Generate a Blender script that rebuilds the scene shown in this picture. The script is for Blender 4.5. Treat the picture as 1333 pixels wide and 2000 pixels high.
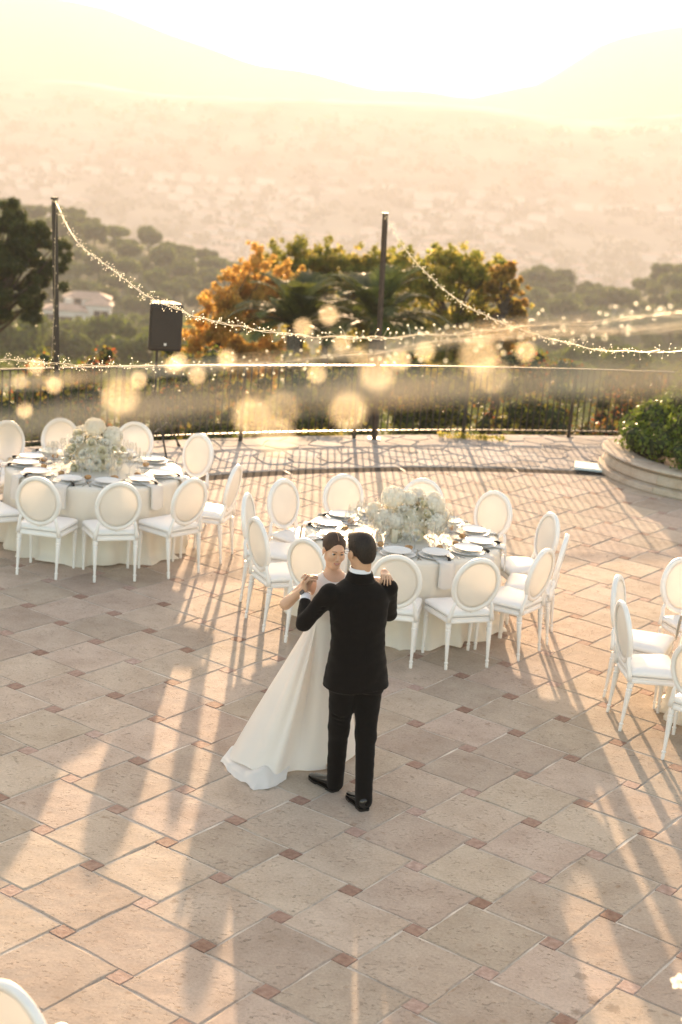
import bpy, bmesh, math, random
import numpy as np
from mathutils import Vector, Matrix, noise
PI = math.pi
R = math.radians
random.seed(7)
rng = np.random.default_rng(11)
sc = bpy.context.scene
for o in list(bpy.data.objects):
    bpy.data.objects.remove(o)
C = sc.collection

# ------------------------------------------------------------------ camera
CAM_H = 4.3
PITCH, ROLL, FPX = 0.249565, 0.0830527, 2959.5
cam = bpy.data.cameras.new('camera')
cam_ob = bpy.data.objects.new('camera', cam)
C.objects.link(cam_ob)
cam_ob.matrix_world = Matrix.Translation((0, 0, CAM_H)) @ Matrix.Rotation(PI / 2 - PITCH, 4, 'X') @ Matrix.Rotation(ROLL, 4, 'Z')
cam.sensor_fit = 'VERTICAL'
cam.sensor_height = 36.0
cam.lens = FPX / 2000 * 36
cam.clip_start = 0.05
cam.clip_end = 20000
cam.dof.use_dof = True
cam.dof.focus_distance = 10.2
cam.dof.aperture_fstop = cam.lens / 1000 / 0.027
sc.camera = cam_ob

# ------------------------------------------------------------------ light
SUN_EL, SUN_AZ = R(9.2), R(-1.7)          # azimuth from +Y towards +X
world = bpy.data.worlds.new('World')
sc.world = world
world.use_nodes = True
wn = world.node_tree.nodes
wl = world.node_tree.links
sky = wn.new('ShaderNodeTexSky')
sky.sky_type = 'NISHITA'
sky.sun_disc = False
sky.sun_elevation = SUN_EL
sky.sun_rotation = SUN_AZ
sky.altitude = 300
sky.air_density = 1.0
sky.dust_density = 2.0
sky.ozone_density = 1.0
bgn = wn['Background']
bgn.inputs['Strength'].default_value = 0.125
wl.new(sky.outputs[0], bgn.inputs['Color'])
sun = bpy.data.lights.new('sun', 'SUN')
sun_ob = bpy.data.objects.new('sun', sun)
C.objects.link(sun_ob)
sun.energy = 5.0
sun.angle = R(0.6)
sun.color = (1.0, 0.75, 0.55)
sd = Vector((math.sin(SUN_AZ) * math.cos(SUN_EL), math.cos(SUN_AZ) * math.cos(SUN_EL), math.sin(SUN_EL)))
sun_ob.rotation_euler = sd.to_track_quat('Z', 'Y').to_euler()
sun_ob.location = sd * 60
sc.view_settings.view_transform = 'Standard'
sc.view_settings.look = 'None'
sc.view_settings.gamma = 1.0
sc.view_settings.use_curve_mapping = False
sc.view_settings.exposure = 2.17
sc.view_settings.use_white_balance = True
sc.view_settings.white_balance_temperature = 8300
sc.view_settings.white_balance_tint = 13
sc.render.engine = 'CYCLES'
cy = sc.cycles
cy.use_denoising = True
cy.max_bounces = 6
cy.diffuse_bounces = 3
cy.glossy_bounces = 3
cy.transmission_bounces = 5
cy.transparent_max_bounces = 12
cy.volume_bounces = 1
cy.sample_clamp_indirect = 6
cy.caustics_reflective = False
cy.caustics_refractive = False

HAZE_DENSITY = 0.00042
HAZE_ANISO = 0.08

# ------------------------------------------------------------------ camera maths (used to decide what can be seen)
def project(x, y, z):
    zz = z - CAM_H
    cp, sp = math.cos(PITCH), math.sin(PITCH)
    d = y * cp - zz * sp
    if d < 0.05:
        return (-9999, -9999)
    u = x / d * FPX
    v = (-y * sp - zz * cp) / d * FPX
    c, s = math.cos(ROLL), math.sin(ROLL)
    return (666.5 + u * c - v * s, 1000 + u * s + v * c)
def in_view(x, y, z=0, m=40):
    p = project(x, y, z)
    return -m < p[0] < 1333 + m and -m < p[1] < 2000 + m
def ray(px, py):
    a, b = px - 666.5, py - 1000
    c, s = math.cos(ROLL), math.sin(ROLL)
    u, v = (a * c + b * s) / FPX, (-a * s + b * c) / FPX
    cp, sp = math.cos(PITCH), math.sin(PITCH)
    return Vector((u, cp - v * sp, -sp - v * cp))
def at_y(px, py, Y):
    r = ray(px, py)
    t = Y / r.y
    return Vector((r.x * t, Y, CAM_H + r.z * t))
def at_z(px, py, Z=0.0):
    r = ray(px, py)
    t = (Z - CAM_H) / r.z
    return Vector((r.x * t, r.y * t, Z))

# ------------------------------------------------------------------ object helpers
def tag(o, label=None, cat=None, group=None, kind=None):
    if label: o['label'] = label
    if cat: o['category'] = cat
    if group: o['group'] = group
    if kind: o['kind'] = kind
    return o
def empty(name, loc=(0, 0, 0), rz=0.0, label=None, cat=None, group=None, kind=None):
    o = bpy.data.objects.new(name, None)
    C.objects.link(o)
    o.empty_display_size = 0.2
    o.location = loc
    o.rotation_euler = (0, 0, rz)
    return tag(o, label, cat, group, kind)
def copy_tree(o, parent=None):
    c = o.copy()
    C.objects.link(c)
    c.parent = parent
    for ch in list(o.children):
        copy_tree(ch, c)
    return c
def link(name, me, parent=None):
    o = bpy.data.objects.new(name, me)
    C.objects.link(o)
    o.parent = parent
    return o
class MB:
    """collects faces, builds one mesh"""
    def __init__(self):
        self.v, self.f, self.m, self.s = [], [], [], []
        self.mi, self.sm = 0, False
    def add(self, vs, fs):
        b = len(self.v)
        self.v += [tuple(p) for p in vs]
        for f in fs:
            self.f.append([b + i for i in f]); self.m.append(self.mi); self.s.append(self.sm)
        return b
    def box(self, x0, x1, y0, y1, z0, z1, M=None):
        vs = [Vector(p) for p in ((x0,y0,z0),(x1,y0,z0),(x1,y1,z0),(x0,y1,z0),(x0,y0,z1),(x1,y0,z1),(x1,y1,z1),(x0,y1,z1))]
        if M is not None: vs = [M @ p for p in vs]
        self.add(vs, [(3,2,1,0),(4,5,6,7),(0,1,5,4),(1,2,6,5),(2,3,7,6),(3,0,4,7)])
    def rbox(self, x0, x1, y0, y1, z0, z1, b=.01, M=None):
        """box with chamfered edges"""
        vs, idx = [], {}
        for i, X in enumerate((x0, x1)):
            for j, Y in enumerate((y0, y1)):
                for k, Z in enumerate((z0, z1)):
                    sx, sy, sz = (1, -1)[i], (1, -1)[j], (1, -1)[k]
                    for a in range(3):
                        p = [X + sx*b, Y + sy*b, Z + sz*b]
                        p[a] = (X, Y, Z)[a]
                        idx[i, j, k, a] = len(vs); vs.append(Vector(p))
        fs = []
        I = lambda i, j, k, a: idx[i, j, k, a]
        for a in range(3):
            for s in (0, 1):
                q = []
                for (m, n) in ((0,0),(1,0),(1,1),(0,1)):
                    t = [0,0,0]; t[a] = s; t[(a+1)%3] = m; t[(a+2)%3] = n
                    q.append(I(*t, a))
                fs.append(q if s else q[::-1])
        for a in range(3):     # edges along a
            b1, b2 = (a+1)%3, (a+2)%3
            for m in (0,1):
                for n in (0,1):
                    t0=[0,0,0]; t0[b1]=m; t0[b2]=n; t1=list(t0); t1[a]=1
                    q=[I(*t0,b1),I(*t1,b1),I(*t1,b2),I(*t0,b2)]
                    fs.append(q if (m!=n) else q[::-1])
        for i in (0,1):
            for j in (0,1):
                for k in (0,1):
                    q=[I(i,j,k,0),I(i,j,k,1),I(i,j,k,2)]
                    fs.append(q if (i+j+k)%2 else q[::-1])
        if M is not None: vs = [M @ p for p in vs]
        self.add(vs, fs)
    def tube(self, pts, rad, n=8, caps=True, closed=False):
        pts = [Vector(p) for p in pts]
        N = len(pts)
        rad = rad if hasattr(rad, '__len__') else [rad] * N
        vs = []
        up = None
        for i, p in enumerate(pts):
            if closed: t = pts[(i+1) % N] - pts[i-1]
            else: t = pts[min(i+1, N-1)] - pts[max(i-1, 0)]
            if t.length < 1e-9: t = Vector((0, 0, 1))
            t.normalize()
            if up is None:
                up = Vector((0, 0, 1)) if abs(t.z) < .9 else Vector((1, 0, 0))
            s = t.cross(up)
            if s.length < 1e-6: s = t.orthogonal()
            s.normalize()
            up = s.cross(t).normalized()
            r = rad[i]
            rx, ry = r if hasattr(r, '__len__') else (r, r)
            for k in range(n):
                a = 2 * PI * k / n
                vs.append(p + s * math.cos(a) * rx + up * math.sin(a) * ry)
        fs = []
        for i in range(N if closed else N - 1):
            for k in range(n):
                a, b = i * n + k, i * n + (k + 1) % n
                c, d = ((i+1) % N) * n + (k + 1) % n, ((i+1) % N) * n + k
                fs.append((a, b, c, d))
        if caps and not closed:
            fs.append(tuple(range(n))[::-1]); fs.append(tuple((N-1)*n + k for k in range(n)))
        self.add(vs, fs)
    def lathe(self, prof, n=12, M=None, caps=True, fn=None):
        """prof: list of (r, z)"""
        vs = []
        for (r, z) in prof:
            for k in range(n):
                a = 2*PI*k/n
                rr = r if fn is None else fn(r, z, a)
                p = Vector((rr*math.cos(a), rr*math.sin(a), z))
                vs.append(M @ p if M is not None else p)
        fs = []
        for i in range(len(prof)-1):
            for k in range(n):
                fs.append((i*n+k, i*n+(k+1)%n, (i+1)*n+(k+1)%n, (i+1)*n+k))
        if caps:
            fs.append(tuple(range(n))[::-1]); fs.append(tuple((len(prof)-1)*n+k for k in range(n)))
        self.add(vs, fs)
    def loft(self, rings, closed_caps=True):
        n = len(rings[0]); vs = [p for r_ in rings for p in r_]; fs = []
        for i in range(len(rings)-1):
            for k in range(n):
                fs.append((i*n+k, i*n+(k+1)%n, (i+1)*n+(k+1)%n, (i+1)*n+k))
        if closed_caps:
            fs.append(tuple(range(n))[::-1]); fs.append(tuple((len(rings)-1)*n+k for k in range(n)))
        self.add(vs, fs)
    def ico(self, c, r, sub=2, amp=0, seed=0, squash=(1,1,1), freq=1.0):
        bm = bmesh.new()
        bmesh.ops.create_icosphere(bm, subdivisions=sub, radius=1)
        vs = []
        for v in bm.verts:
            p = v.co.copy()
            d = 1 + (amp * noise.noise(p * freq * 1.7 + Vector((seed*3.1, seed*1.7, seed))) if amp else 0)
            vs.append(Vector(c) + Vector((p.x*squash[0], p.y*squash[1], p.z*squash[2])) * r * d)
        fs = [[v.index for v in f.verts] for f in bm.faces]
        bm.free()
        self.add(vs, fs)
    def mesh(self, name, mats):
        me = bpy.data.meshes.new(name)
        me.from_pydata(self.v, [], self.f)
        for m in (mats if isinstance(mats, (list, tuple)) else [mats]):
            me.materials.append(m)
        me.polygons.foreach_set('material_index', self.m)
        me.polygons.foreach_set('use_smooth', self.s)
        me.update()
        return me
    def build(self, name, mats, parent=None):
        return link(name, self.mesh(name, mats), parent)

def np_mesh(name, V, F, mat, face_attr=None, smooth=False):
    """V (n,3), F (m,k) all the same polygon size"""
    me = bpy.data.meshes.new(name)
    V = np.asarray(V, np.float32); F = np.asarray(F, np.int32)
    me.vertices.add(len(V)); me.vertices.foreach_set('co', V.ravel())
    k = F.shape[1]
    me.loops.add(F.size); me.loops.foreach_set('vertex_index', F.ravel())
    me.polygons.add(len(F))
    me.polygons.foreach_set('loop_start', np.arange(0, F.size, k, dtype=np.int32))
    me.polygons.foreach_set('loop_total', np.full(len(F), k, dtype=np.int32))
    if smooth: me.polygons.foreach_set('use_smooth', np.ones(len(F), bool))
    for m in (mat if isinstance(mat, (list, tuple)) else [mat]): me.materials.append(m)
    me.update(calc_edges=True)
    if face_attr is not None:
        at = me.attributes.new('rnd', 'FLOAT', 'FACE')
        at.data.foreach_set('value', np.asarray(face_attr, np.float32))
    return me

# ------------------------------------------------------------------ materials
MATS = {}
def new_mat(name):
    m = bpy.data.materials.new(name); m.use_nodes = True
    MATS[name] = m
    nt = m.node_tree
    b = nt.nodes['Principled BSDF']
    return m, nt, b
def N(nt, typ, **kw):
    n = nt.nodes.new(typ)
    for k, v in kw.items():
        if k.startswith('i_'):
            n.inputs[int(k[2:]) if k[2:].isdigit() else k[2:].replace('_', ' ')].default_value = v
        else: setattr(n, k, v)
    return n
def ramp(nt, fac, stops):
    r = nt.nodes.new('ShaderNodeValToRGB')
    el = r.color_ramp.elements
    while len(el) > 1: el.remove(el[-1])
    for i, (p, c) in enumerate(stops):
        e = el[0] if i == 0 else el.new(p)
        e.position = p
        e.color = (*c, 1) if len(c) == 3 else c
    nt.links.new(fac, r.inputs[0])
    return r
def simple(name, col, rough=.5, metal=0, var=.06, scale=8, bump=0, bscale=60, spec=None, coat=0, sheen=0, trans=0):
    m, nt, b = new_mat(name)
    g = N(nt, 'ShaderNodeNewGeometry')
    no = N(nt, 'ShaderNodeTexNoise'); no.inputs['Scale'].default_value = scale; no.inputs['Detail'].default_value = 4
    nt.links.new(g.outputs['Position'], no.inputs['Vector'])
    lo = tuple(max(0, c * (1 - var)) for c in col); hi = tuple(min(1, c * (1 + var)) for c in col)
    r_ = ramp(nt, no.outputs[0], [(.3, lo), (.7, hi)])
    nt.links.new(r_.outputs[0], b.inputs['Base Color'])
    b.inputs['Roughness'].default_value = rough
    b.inputs['Metallic'].default_value = metal
    if spec is not None: b.inputs['Specular IOR Level'].default_value = spec
    if coat: b.inputs['Coat Weight'].default_value = coat
    if sheen: b.inputs['Sheen Weight'].default_value = sheen
    if bump:
        n2 = N(nt, 'ShaderNodeTexNoise'); n2.inputs['Scale'].default_value = bscale; n2.inputs['Detail'].default_value = 5
        nt.links.new(g.outputs['Position'], n2.inputs['Vector'])
        bp = N(nt, 'ShaderNodeBump'); bp.inputs['Strength'].default_value = bump; bp.inputs['Distance'].default_value = .01
        nt.links.new(n2.outputs[0], bp.inputs['Height']); nt.links.new(bp.outputs[0], b.inputs['Normal'])
    if trans:
        out = nt.nodes['Material Output']
        t = N(nt, 'ShaderNodeBsdfTranslucent')
        nt.links.new(r_.outputs[0], t.inputs['Color'])
        mx = N(nt, 'ShaderNodeMixShader'); mx.inputs[0].default_value = trans
        nt.links.new(b.outputs[0], mx.inputs[1]); nt.links.new(t.outputs[0], mx.inputs[2])
        nt.links.new(mx.outputs[0], out.inputs['Surface'])
    return m
def leaf_mat(name, stops, trans=.45, rough=.5, vlo=.8, vhi=1.25):
    """leaf colour from the per-face 'rnd' attribute and from the object's own random number"""
    m, nt, b = new_mat(name)
    a = N(nt, 'ShaderNodeAttribute', attribute_name='rnd')
    r_ = ramp(nt, a.outputs['Fac'], stops)
    oi = N(nt, 'ShaderNodeObjectInfo')
    hs = N(nt, 'ShaderNodeHueSaturation')
    mr = N(nt, 'ShaderNodeMapRange'); mr.inputs[3].default_value = vlo; mr.inputs[4].default_value = vhi
    nt.links.new(oi.outputs['Random'], mr.inputs[0]); nt.links.new(mr.outputs[0], hs.inputs['Value'])
    nt.links.new(r_.outputs[0], hs.inputs['Color'])
    nt.links.new(hs.outputs[0], b.inputs['Base Color'])
    b.inputs['Roughness'].default_value = rough
    t = N(nt, 'ShaderNodeBsdfTranslucent')
    nt.links.new(hs.outputs[0], t.inputs['Color'])
    mx = N(nt, 'ShaderNodeMixShader'); mx.inputs[0].default_value = trans
    nt.links.new(b.outputs[0], mx.inputs[1]); nt.links.new(t.outputs[0], mx.inputs[2])
    nt.links.new(mx.outputs[0], nt.nodes['Material Output'].inputs['Surface'])
    return m

def stone_mat(name, base, dark, pale, pit=1.0, joint_scale=1.0, rand=.5, spots=()):
    """travertine-like stone: mottled colour, soft stains and eroded pits"""
    m, nt, b = new_mat(name)
    L = nt.links.new
    g = N(nt, 'ShaderNodeNewGeometry'); oi = N(nt, 'ShaderNodeObjectInfo')
    n1 = N(nt, 'ShaderNodeTexNoise'); n1.inputs['Scale'].default_value = 3.2; n1.inputs['Detail'].default_value = 6; n1.inputs['Roughness'].default_value = .62
    L(g.outputs['Position'], n1.inputs['Vector'])
    r1 = ramp(nt, n1.outputs[0], [(.28, dark), (.5, base), (.75, pale)])
    n2 = N(nt, 'ShaderNodeTexNoise'); n2.inputs['Scale'].default_value = 60; n2.inputs['Detail'].default_value = 4
    L(g.outputs['Position'], n2.inputs['Vector'])
    hv = N(nt, 'ShaderNodeHueSaturation')
    mr = N(nt, 'ShaderNodeMapRange'); mr.inputs[3].default_value = 1 - .22*rand; mr.inputs[4].default_value = 1 + .22*rand
    L(oi.outputs['Random'], mr.inputs[0])
    mul = N(nt, 'ShaderNodeMath', operation='MULTIPLY')
    mr2 = N(nt, 'ShaderNodeMapRange'); mr2.inputs[1].default_value = .3; mr2.inputs[2].default_value = .7; mr2.inputs[3].default_value = .9; mr2.inputs[4].default_value = 1.1
    L(n2.outputs[0], mr2.inputs[0]); L(mr.outputs[0], mul.inputs[0]); L(mr2.outputs[0], mul.inputs[1])
    L(mul.outputs[0], hv.inputs['Value']); L(r1.outputs[0], hv.inputs['Color'])
    mrh = N(nt, 'ShaderNodeMapRange'); mrh.inputs[3].default_value = .49; mrh.inputs[4].default_value = .508
    mm = N(nt, 'ShaderNodeMath', operation='FRACT'); mm2 = N(nt, 'ShaderNodeMath', operation='MULTIPLY'); mm2.inputs[1].default_value = 7.31
    L(oi.outputs['Random'], mm2.inputs[0]); L(mm2.outputs[0], mm.inputs[0]); L(mm.outputs[0], mrh.inputs[0]); L(mrh.outputs[0], hv.inputs['Hue'])
    # small dark pits and brown spots
    v = N(nt, 'ShaderNodeTexNoise'); v.inputs['Scale'].default_value = 24; v.inputs['Detail'].default_value = 3; v.inputs['Roughness'].default_value = .6
    mp = N(nt, 'ShaderNodeMapping'); mp.inputs['Scale'].default_value = (1, 2.2, 1); mp.inputs['Rotation'].default_value = (0, 0, .6)
    L(g.outputs['Position'], mp.inputs[0]); L(mp.outputs[0], v.inputs['Vector'])
    pitm = ramp(nt, v.outputs[0], [(.585, (0, 0, 0)), (.64, (1, 1, 1))])
    sp = N(nt, 'ShaderNodeTexNoise'); sp.inputs['Scale'].default_value = 7; sp.inputs['Detail'].default_value = 2
    L(g.outputs['Position'], sp.inputs['Vector'])
    area = ramp(nt, sp.outputs[0], [(.42, (0, 0, 0)), (.62, (1, 1, 1))])
    pm = N(nt, 'ShaderNodeMath', operation='MULTIPLY'); L(pitm.outputs[0], pm.inputs[0]); L(area.outputs[0], pm.inputs[1])
    mix = N(nt, 'ShaderNodeMix', data_type='RGBA')
    fm = N(nt, 'ShaderNodeMath', operation='MULTIPLY'); fm.inputs[1].default_value = .45 * pit
    L(pm.outputs[0], fm.inputs[0]); L(fm.outputs[0], mix.inputs['Factor'])
    L(hv.outputs[0], mix.inputs[6]); mix.inputs[7].default_value = (*[c*.75 for c in dark], 1)
    # occasional brown spots
    s2 = N(nt, 'ShaderNodeTexNoise'); s2.inputs['Scale'].default_value = 11; s2.inputs['Detail'].default_value = 1
    mp2 = N(nt, 'ShaderNodeMapping'); mp2.inputs['Location'].default_value = (9, 4, 2)
    L(g.outputs['Position'], mp2.inputs[0]); L(mp2.outputs[0], s2.inputs['Vector'])
    sr = ramp(nt, s2.outputs[0], [(.70, (0, 0, 0)), (.77, (.35, .35, .35))])
    mixb = N(nt, 'ShaderNodeMix', data_type='RGBA'); L(sr.outputs[0], mixb.inputs['Factor'])
    L(mix.outputs[2], mixb.inputs[6]); mixb.inputs[7].default_value = (.23, .13, .07, 1)
    col = mixb.outputs[2]
    for (sx, sy, sr_) in spots:
        vd = N(nt, 'ShaderNodeVectorMath', operation='DISTANCE'); vd.inputs[1].default_value = (sx, sy, 0); L(g.outputs['Position'], vd.inputs[0])
        ad = N(nt, 'ShaderNodeMath', operation='MULTIPLY_ADD'); ad.inputs[1].default_value = .05; L(n2.outputs[0], ad.inputs[0]); L(vd.outputs['Value'], ad.inputs[2])
        rs = ramp(nt, ad.outputs[0], [(sr_ + .018, (1, 1, 1)), (sr_ + .034, (0, 0, 0))])
        f2 = N(nt, 'ShaderNodeMath', operation='MULTIPLY'); f2.inputs[1].default_value = .42; L(rs.outputs[0], f2.inputs[0])
        mx = N(nt, 'ShaderNodeMix', data_type='RGBA'); L(f2.outputs[0], mx.inputs['Factor']); L(col, mx.inputs[6]); mx.inputs[7].default_value = (.13, .09, .06, 1)
        col = mx.outputs[2]
    L(col, b.inputs['Base Color'])
    b.inputs['Roughness'].default_value = .8
    b.inputs['Specular IOR Level'].default_value = .18
    # relief
    n3 = N(nt, 'ShaderNodeTexNoise'); n3.inputs['Scale'].default_value = 7; n3.inputs['Detail'].default_value = 7; n3.inputs['Roughness'].default_value = .5
    L(g.outputs['Position'], n3.inputs['Vector'])
    h = N(nt, 'ShaderNodeMath', operation='MULTIPLY_ADD'); h.inputs[1].default_value = -1.3 * pit
    L(pm.outputs[0], h.inputs[0]); L(n3.outputs[0], h.inputs[2])
    bp = N(nt, 'ShaderNodeBump'); bp.inputs['Strength'].default_value = .75; bp.inputs['Distance'].default_value = .010
    L(h.outputs[0], bp.inputs['Height']); L(bp.outputs[0], b.inputs['Normal'])
    return m

M_TILE = stone_mat('paver_stone', (.47, .375, .30), (.40, .31, .24), (.54, .445, .36), rand=.6, spots=[(*at_z(px_, py_)[:2], r_) for px_, py_, r_ in ((1136, 1907, .035), (1161, 1954, .04), (1197, 1970, .038), (1128, 1977, .03), (806, 1343, .03), (342, 1760, .022), (1142, 1893, .010))])
M_CRAZY = stone_mat('pale_stone', (.38, .34, .31), (.28, .245, .22), (.45, .42, .40), rand=1.0)
M_PLANTER = stone_mat('planter_stone', (.50, .42, .33), (.36, .27, .19), (.56, .50, .42), pit=.5, rand=.3)
M_GROUT = simple('grout', (.54, .48, .41), .9, var=.5, scale=3.5, bump=.6, bscale=90)
M_SOILJ = simple('dark_joint', (.22, .17, .13), .95, var=.4, scale=6, bump=.6, bscale=70)
def terracotta_mat():
    m, nt, b = new_mat('terracotta')
    L = nt.links.new
    tc = N(nt, 'ShaderNodeTexCoord'); g = N(nt, 'ShaderNodeNewGeometry'); oi = N(nt, 'ShaderNodeObjectInfo')
    n1 = N(nt, 'ShaderNodeTexNoise'); n1.inputs['Scale'].default_value = 30; n1.inputs['Detail'].default_value = 5
    L(g.outputs['Position'], n1.inputs['Vector'])
    r1 = ramp(nt, n1.outputs[0], [(.3, (.29, .16, .115)), (.55, (.38, .225, .165)), (.8, (.46, .31, .24))])
    hv = N(nt, 'ShaderNodeHueSaturation'); mr = N(nt, 'ShaderNodeMapRange'); mr.inputs[3].default_value = .75; mr.inputs[4].default_value = 1.3
    L(oi.outputs['Random'], mr.inputs[0]); L(mr.outputs[0], hv.inputs['Value']); L(r1.outputs[0], hv.inputs['Color'])
    mrs = N(nt, 'ShaderNodeMapRange'); mrs.inputs[3].default_value = 1.0; mrs.inputs[4].default_value = .7
    L(oi.outputs['Random'], mrs.inputs[0]); L(mrs.outputs[0], hv.inputs['Saturation'])
    L(hv.outputs[0], b.inputs['Base Color'])
    b.inputs['Roughness'].default_value = .75; b.inputs['Specular IOR Level'].default_value = .2
    # moulded rosette relief
    w = N(nt, 'ShaderNodeTexWave', wave_type='RINGS', rings_direction='SPHERICAL'); w.inputs['Scale'].default_value = 9; w.inputs['Distortion'].default_value = 6; w.inputs['Detail'].default_value = 1; w.inputs['Detail Scale'].default_value = 6
    L(tc.outputs['Object'], w.inputs['Vector'])
    bp = N(nt, 'ShaderNodeBump'); bp.inputs['Strength'].default_value = .3; bp.inputs['Distance'].default_value = .003
    L(w.outputs['Fac'], bp.inputs['Height']); L(bp.outputs[0], b.inputs['Normal'])
    return m
M_TERRA = terracotta_mat()
M_IRON = simple('black_iron', (.022, .018, .015), .42, var=.3, scale=20, spec=.6)
M_RUSTY = simple('brown_iron_pole', (.05, .032, .024), .45, var=.4, scale=14)
M_DRAIN = simple('drain_metal', (.12, .105, .09), .55, var=.3, scale=40)
M_DRAINJ = simple('drain_joint', (.28, .27, .25), .6)
M_SCRUB = simple('hillside_scrub', (.075, .09, .03), .95, var=.5, scale=.05, bump=0)
M_VALLEY = simple('valley_ground', (.22, .20, .15), .95, var=.5, scale=.012)
M_FAR = simple('far_hill_ground', (.15, .15, .11), .95, var=.3, scale=.004)
M_BARK = simple('bark', (.10, .07, .05), .9, var=.4, scale=12, bump=.8, bscale=25)
M_LEAF_HILL = leaf_mat('hill_leaves', [(0, (.065, .10, .016)), (.5, (.11, .15, .026)), (1, (.17, .21, .04))], .55)
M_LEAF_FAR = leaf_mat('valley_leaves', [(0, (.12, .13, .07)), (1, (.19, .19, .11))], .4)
M_LEAF_ORANGE = leaf_mat('autumn_leaves', [(0, (.26, .24, .06)), (.3, (.48, .32, .08)), (.65, (.66, .40, .12)), (1, (.78, .56, .22))], .75)
M_LEAF_OLIVE = leaf_mat('olive_leaves', [(0, (.20, .24, .05)), (.45, (.40, .40, .09)), (.75, (.62, .50, .13)), (1, (.74, .56, .18))], .78)
M_LEAF_HEDGE = leaf_mat('hedge_leaves', [(0, (.07, .10, .018)), (.45, (.15, .18, .03)), (.78, (.30, .24, .05)), (.9, (.34, .14, .035)), (1, (.40, .11, .04))], .5)
M_LEAF_BUSH = leaf_mat('bush_leaves', [(0, (.08, .14, .02)), (.6, (.17, .25, .038)), (1, (.36, .40, .07))], .55, .4)
M_LEAF_PINE = leaf_mat('pine_needles', [(0, (.035, .05, .012)), (.6, (.075, .095, .022)), (1, (.13, .15, .04))], .5)
M_PALM = leaf_mat('palm_leaflets', [(0, (.04, .06, .02)), (.6, (.10, .13, .03)), (1, (.20, .22, .06))], .5, .55)
M_WALLW = simple('villa_wall', (.72, .68, .62), .8, var=.08, scale=.5)
M_ROOF = simple('roof_tiles', (.40, .29, .23), .8, var=.25, scale=1.5)
M_WIN = simple('window_glass', (.03, .035, .04), .1)
M_TOWNB = simple('town_house_wall', (.62, .60, .56), .8, var=.15, scale=.02)
M_TOWNW = simple('town_wall', (.38, .36, .33), .8, var=.2, scale=.02)
# ------------------------------------------------------------------ foliage helper
def leaf_quads(P, Nrm, size, aspect=.55, jit=.35):
    """rhombic leaves at points P; Nrm (n,3) preferred normals"""
    n = len(P)
    d = Nrm + rng.normal(0, 1.0, (n, 3)) * .8
    d /= np.linalg.norm(d, axis=1)[:, None] + 1e-9
    t = rng.normal(0, 1, (n, 3)); t -= (t * d).sum(1)[:, None] * d
    t /= np.linalg.norm(t, axis=1)[:, None] + 1e-9
    b = np.cross(d, t)
    s = size * (1 + rng.uniform(-jit, jit, n))[:, None]
    V = np.empty((n, 4, 3))
    V[:, 0] = P - t * s; V[:, 1] = P - b * s * aspect + t * s * .1; V[:, 2] = P + t * s; V[:, 3] = P + b * s * aspect + t * s * .1
    V[:, 1] += d * s * .18; V[:, 3] += d * s * .18
    return V.reshape(-1, 3), np.arange(n * 4).reshape(n, 4)
def clump_points(n, cen, rad, shell=.55, zs=.85):
    cen = np.asarray(cen, float); rad = np.asarray(rad, float)
    w = rad ** 2; w /= w.sum()
    k = rng.choice(len(cen), n, p=w)
    d = rng.normal(0, 1, (n, 3)); d /= np.linalg.norm(d, axis=1)[:, None]
    r = (shell + (1 - shell) * rng.random(n) ** .6)[:, None] * (1 + .12 * rng.normal(0, 1, (n, 1)))
    P = cen[k] + d * r * rad[k][:, None] * np.array([1, 1, zs])
    return P, d, k
def foliage(name, n, cen, rad, size, mat, aspect=.55, shell=.55, zs=.85, clump_var=.35):
    P, d, k = clump_points(n, cen, rad, shell, zs)
    V, F = leaf_quads(P, d, size, aspect)
    cv = rng.random(len(cen))
    rnd = np.clip(cv[k] * clump_var + rng.random(n) * (1 - clump_var), 0, 1)
    return np_mesh(name, V, F, mat, rnd)

# ------------------------------------------------------------------ terrain
RIDGE = [(-.45, .046), (-.225, .0615), (-.18, .066), (-.14, .074), (-.106, .083), (-.07, .088), (-.02, .090), (.03, .092), (.085, .090), (.12, .076), (.15, .086), (.18, .078), (.205, .063), (.225, .067), (.24, .066), (.45, .07)]
def interp(tab, x):
    if x <= tab[0][0]: return tab[0][1]
    for (a, b), (c, d) in zip(tab, tab[1:]):
        if x <= c: return b + (d - b) * (x - a) / (c - a)
    return tab[-1][1]
def hill_z(x, y):
    a = x / max(y, 1)
    rz = 4.3 - interp(RIDGE, a) * 470 - 7.5
    prof = [(15, -.6), (24, -1.4), (40, -5.0), (90, -14), (200, -31), (330, -46), (400, (rz - 46) / 2 + 2), (470, rz), (560, rz - 8), (800, -85), (1150, -128), (1300, -130)]
    return interp(prof, y) + 1.5 * noise.noise(Vector((x * .02, y * .02, 0))) * min(1, y / 100)
def grid_mesh(name, xs_fn, ys, fz, mat, smooth=True, nx=60):
    V, F = [], []
    for y in ys:
        x0, x1 = xs_fn(y)
        for i in range(nx + 1):
            x = x0 + (x1 - x0) * i / nx
            V.append((x, y, fz(x, y)))
    for j in range(len(ys) - 1):
        for i in range(nx):
            a = j * (nx + 1) + i
            F.append((a, a + 1, a + nx + 2, a + nx + 1))
    return np_mesh(name, V, F, mat, smooth=smooth)
ys = [16, 20, 24, 28, 34, 40, 50, 60, 75, 90, 120, 160, 200, 250, 300, 330, 365, 400, 430, 450, 470, 490, 520, 560, 640, 720, 800, 950, 1150, 1300]
hs = link('hillside_ground', grid_mesh('hillside_ground', lambda y: (-.75*y - 40, .75*y + 40), ys, hill_z, M_SCRUB, nx=90))
tag(hs, kind='structure')
FARRIDGE = [(-.6, .004), (-.225, .0095), (-.15, .012), (-.08, .0115), (0, .0135), (.08, .0165), (.13, .0150), (.18, .0205), (.24, .024), (.6, .030)]
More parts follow.
